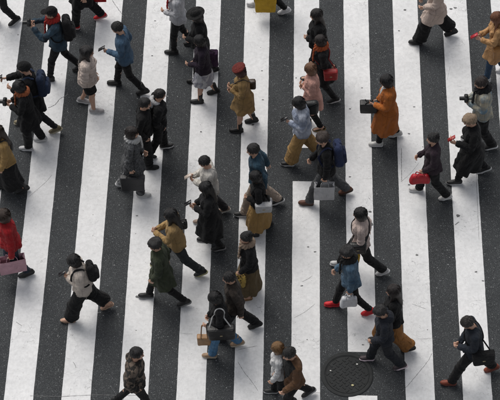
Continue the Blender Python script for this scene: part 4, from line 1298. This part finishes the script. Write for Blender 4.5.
p = Person('man in navy jacket and black trousers with rust brown shoes, hands together, head bowed', (467, 322), 184, 1.72, 'm', pose=dict(stride=.74, front='L', lean=10, head=30, armL=(10, 6, 74, -32), armR=(8, 6, 68, -34)), hairk=('short', (.02, .016, .014)),
       tops=('jacket', cloth((.016, .021, .03))), bottoms=('straight', cloth(BLK)), shoes=('sneaker', (.22, .05, .025), (.12, .03, .02)))
side_bag(p, 1, 'black messenger bag of the man with rust brown shoes', cloth(BLK), cloth(BLK), (.34, .12, .28), .93, .12)
p = Person('woman in beige pink jacket and black trousers with white sneakers, long stride', (360, 213), 181, 1.66, 'f', pose=dict(stride=.80, front='R', lean=4, head=6, armL=(0, 10, 30, -4)), hairk=('bob', BLACKH), tops=('jacket', cloth((.50, .40, .36))),
       bottoms=('straight', cloth(BLK)), shoes=('sneaker', (.5,)*3, (.6,)*3))
side_bag(p, 1, 'black crossbody bag of the woman in the beige pink jacket', leather(BLK), leather(BLK), (.28, .10, .24), .98, -.06)
hand_bag(p, 'L', 'small yellow bag carried by the woman in the beige pink jacket', cloth((.55, .34, .04)), cloth((.4, .25, .03)), (.20, .09, .22), .08, amp=.004, off=(0, .04, 0))
p = Person('person in light denim jacket and black trousers with red sneakers', (347, 252), 184, 1.70, 'm', pose=dict(stride=.58, front='R', lean=6, head=14, armL=CARRY, armR=(10, 10, 50, -12)), hairk=('messy', BLACKH), tops=('jacket', cloth((.10, .17, .24), pat='wash', pcol=(.045, .09, .145), inner=BLK)),
       bottoms=('slim', cloth(BLK)), scarfc=(.014, .014, .014), shoes=('sneaker', (.55, .012, .02), (.5, .02, .03)))
hand_bag(p, 'L', 'white plastic carrier bag swinging beside the red sneakers', plastic((.6, .61, .63), .35, 'film'), plastic((.6, .61, .63), .35, 'film'), (.26, .11, .24), .08, 'carrier_bag', amp=.016, r=.04, taper=-.1)
p = Person('woman with brown hair in black jacket and wide caramel trousers', (393, 290), 182, 1.64, 'f', pose=dict(stride=.52, front='R', lean=4, head=6, armR=(8, 8, 30, -6)), hairk=('long', (.014, .009, .008)), tops=('jacket', cloth(BLK)),
       bottoms=('wide', cloth((.30, .13, .035))), shoes=('boot', (.015,)*3, DARK_SOLE))
p = Person('person in dark navy hooded coat with pink and white sneakers, head down', (380, 311), 183, 1.60, 'f', pose=dict(stride=.54, front='R', lean=7, head=22, armL=(8, 10, 48, -14), armR=POCKET), hairk=('messy', BLACKH), tops=('hoodie', cloth((.015, .018, .026))),
       bottoms=('straight', cloth((.013, .015, .02))), shoes=('sneaker', (.05, .035, .04), (.62, .50, .54)))
p = Person('person with light brown hair in a white coat beside the brown coat', (277, 347), 180, 1.50, 'f', pose=dict(stride=.3, front='R', lean=4, head=8), hairk=('bob', (.20, .11, .045)), tops=('jacket', cloth((.60, .60, .60))), bottoms=('slim', cloth(BLK)), shoes=('sneaker', (.03,)*3, (.4,)*3))
p = Person('man in brown coat open over a black shirt, black shoes', (289, 353), 205, 1.72, 'm', pose=dict(stride=.60, front='L', lean=6, head=14, armL=(18, 12, 44, -8)), hairk=('short', (.01, .009, .008)), tops=('jacket', cloth((.115, .058, .028), inner=(.01, .01, .01), iw=.11, iz=.95)),
       bottoms=('slim', cloth(BLK)), shoes=('sneaker', (.015,)*3, (.4,)*3))
p = Person('person in dark brown fleece jacket and black trousers trailing a black shoe', (229, 277), 184, 1.68, 'm', pose=dict(stride=.62, front='L', lean=6, head=12, armR=(-6, 10, 14, 6)), hairk=('short', BLACKH), tops=('jacket', cloth((.05, .038, .03), pat='tweed', pcol=(.022, .017, .014))),
       bottoms=('straight', cloth(BLK)), shoes=('sneaker', (.014,)*3, DARK_SOLE))
p = Person('woman in black jacket with blue jeans and beige suede boots', (214, 297), 182, 1.60, 'f', pose=dict(stride=.46, front='L', lean=7, head=18, armL=(8, 10, 60, -20), armR=(4, 10, 66, -36)), hairk=('bob', BLACKH), tops=('jacket', cloth(BLK)),
       bottoms=('straight', cloth((.06, .16, .29), pat='wash', pcol=(.12, .24, .38))), shoes=('boot', (.36, .24, .15), (.42, .36, .28)))
side_bag(p, 1, 'large black tote on the shoulder of the woman in blue jeans', leather(BLK), leather((.5, .5, .49)), (.46, .14, .30), .92, .0, cross=False)
hand_bag(p, 'L', 'tan brown bag hanging at the knees of the woman in blue jeans', leather((.32, .18, .08)), leather((.24, .12, .05)), (.22, .10, .22), .30, 'handbag')
p = Person('woman with black hair in mustard jacket and grey trousers, long stride', (170, 214), 181, 1.66, 'f', pose=dict(stride=.78, front='R', lean=6, head=10, armL=(26, 8, 106, -32), armR=(22, 8, 98, -34)), hairk=('long', BLACKH), tops=('jacket', cloth((.36, .235, .10))),
       bottoms=('straight', cloth((.028, .032, .034))), shoes=('sneaker', (.02,)*3, (.38, .36, .2)))
side_bag(p, -1, 'small black bag on the shoulder of the woman in the mustard jacket', leather(BLK), leather(BLK), (.22, .10, .18), 1.00, .08, cross=False, r=.04)
p = Person('person in olive green parka and black trousers with black shoes', (155, 244), 184, 1.68, 'm', pose=dict(stride=.64, front='R', lean=6, head=8, armL=(6, 10, 30, -4)), hairk=('messy', (.012, .010, .009)), tops=('coat', cloth((.045, .055, .030), pat='wash', pcol=(.03, .038, .022))),
       bottoms=('slim', cloth(BLK)), shoes=('sneaker', (.014,)*3, (.18,)*3))
p = Person('man in brown camouflage puffer jacket and black trousers', (137, 353), 2, 1.70, 'm', pose=dict(stride=.55, front='R', lean=5, head=10, armL=POCKET, armR=POCKET), hairk=('short', (.010, .009, .009)), tops=('puffer', cloth((.13, .10, .078), pat='camo', pcol=(.02, .018, .016))),
       bottoms=('slim', cloth(BLK)), shoes=('sneaker', (.015,)*3, DARK_SOLE))
p = Person('woman in long charcoal tweed coat with white collar and white sneakers', (132, 132), 2, 1.64, 'f', pose=dict(stride=.34, front='R', lean=3, head=4, armL=(8, 10, 40, -8)), hairk=('bob', (.018, .012, .010)), tops=('coat', cloth((.045, .047, .05), pat='tweed', pcol=(.14, .145, .15))),
       bottoms=('straight', cloth((.16, .165, .17), pat='camo', pcol=(.05, .05, .055))), scarfc=(.5, .5, .49), shoes=('sneaker', (.58, .58, .57), (.6,)*3))
hand_bag(p, 'R', 'flat dark grey bag hanging beside the tweed coat', leather((.022, .022, .025)), leather(BLK), (.40, .10, .36), .08, 'tote_bag', amp=.006)
p = Person('person in black jacket and black trousers, plain black hair, black shoes', (145, 103), 3, 1.66, 'm', pose=dict(stride=.14, front='R', lean=3, head=12, armL=POCKET, armR=POCKET), hairk=('short', BLACKH), tops=('jacket', cloth(BLK)), bottoms=('straight', cloth(BLK)), shoes=('sneaker', (.012,)*3, DARK_SOLE))
p = Person('person in black puffer with white hood down and black and white sneakers', (160, 94), 12, 1.60, 'f', pose=dict(stride=.30, front='L', lean=4, head=14, armL=POCKET, armR=POCKET), hairk=('short', (.014, .011, .010)), tops=('puffer', cloth(BLK)), hood=(.45, .45, .46), bottoms=('straight', cloth(BLK)),
       shoes=('sneaker', (.02,)*3, (.62,)*3))
p = Person('woman in ivory sweater with round black bob holding out a phone', (204, 161), 184, 1.60, 'f', pose=dict(stride=.40, front='L', lean=4, head=20, armL=(10, 8, 98, -34), armR=(14, 8, 104, -32)), hairk=('short', BLACKH), tops=('knit', cloth((.58, .55, .50))), bottoms=('straight', cloth((.02, .02, .024))),
       shoes=('sneaker', (.30, .22, .17), (.5, .48, .46)))
phone(p, 'R', 'pale phone held by the woman in the ivory sweater', (.5, .42, .36))
p = Person('woman with long black hair in long black coat, black shoes', (205, 187), 184, 1.64, 'f', pose=dict(stride=.16, front='R', lean=3, head=18, armL=(14, 6, 96, -34), armR=(10, 6, 88, -36)), hairk=('long', BLACKH), tops=('long', cloth((.010, .010, .011))), bottoms=('slim', cloth(BLK)),
       shoes=('sneaker', (.012,)*3, (.2,)*3))
phone(p, 'L', 'dark phone of the woman with long black hair and long coat')
p = Person('man in teal blue jacket with beige trousers and black white-soled sneakers', (253, 149), 184, 1.72, 'm', pose=dict(stride=.62, front='L', lean=6, head=10, armR=(-24, 12, -10, 8)), hairk=('short', (.012, .010, .010)), tops=('jacket', cloth((.022, .055, .085), pat='wash', pcol=(.04, .085, .12))),
       bottoms=('straight', cloth((.36, .29, .235))), shoes=('sneaker', (.02,)*3, (.62,)*3))
p = Person('woman with black bob in black jacket and long mustard skirt', (255, 176), 182, 1.54, 'f', pose=dict(stride=.20, front='L', lean=5, head=14, armL=(4, 8, 70, -36), armR=CARRY), hairk=('bob', BLACKH), tops=('jacket', cloth(BLK)), bottoms=('longskirt', cloth((.34, .205, .07))),
       shoes=('boot', (.02,)*3, DARK_SOLE))
side_bag(p, 1, 'white canvas bag under the arm of the woman in the mustard skirt', cloth((.5, .5, .5)), cloth(BLK), (.30, .12, .22), 1.0, .08, cross=False, amp=.008)
hand_bag(p, 'R', 'pale grey cloth bag carried behind the mustard skirt', cloth((.48, .48, .50)), cloth((.4,)*3), (.34, .12, .24), .12, 'tote_bag', amp=.014, off=(0, .06, 0))
p = Person('woman in black jacket with camel shawl, olive brown long skirt and tan shoes', (246, 237), 190, 1.62, 'f', pose=dict(stride=.10, front='L', lean=3, head=10, armL=(6, 10, 36, -6)), hairk=('bun', BLACKH), tops=('jacket', cloth(BLK)), scarfc=(.30, .22, .16), bottoms=('longskirt', cloth((.125, .088, .042))),
       shoes=('flat', (.36, .20, .09), (.22, .13, .06)), skin=2)
hand_bag(p, 'L', 'yellow floral bag held by the woman in the olive brown skirt', cloth((.48, .33, .08), pat='floral', pcol=(.08, .05, .02)), leather((.3, .2, .06)), (.24, .14, .28), .05, 'handbag', amp=.012, r=.05)
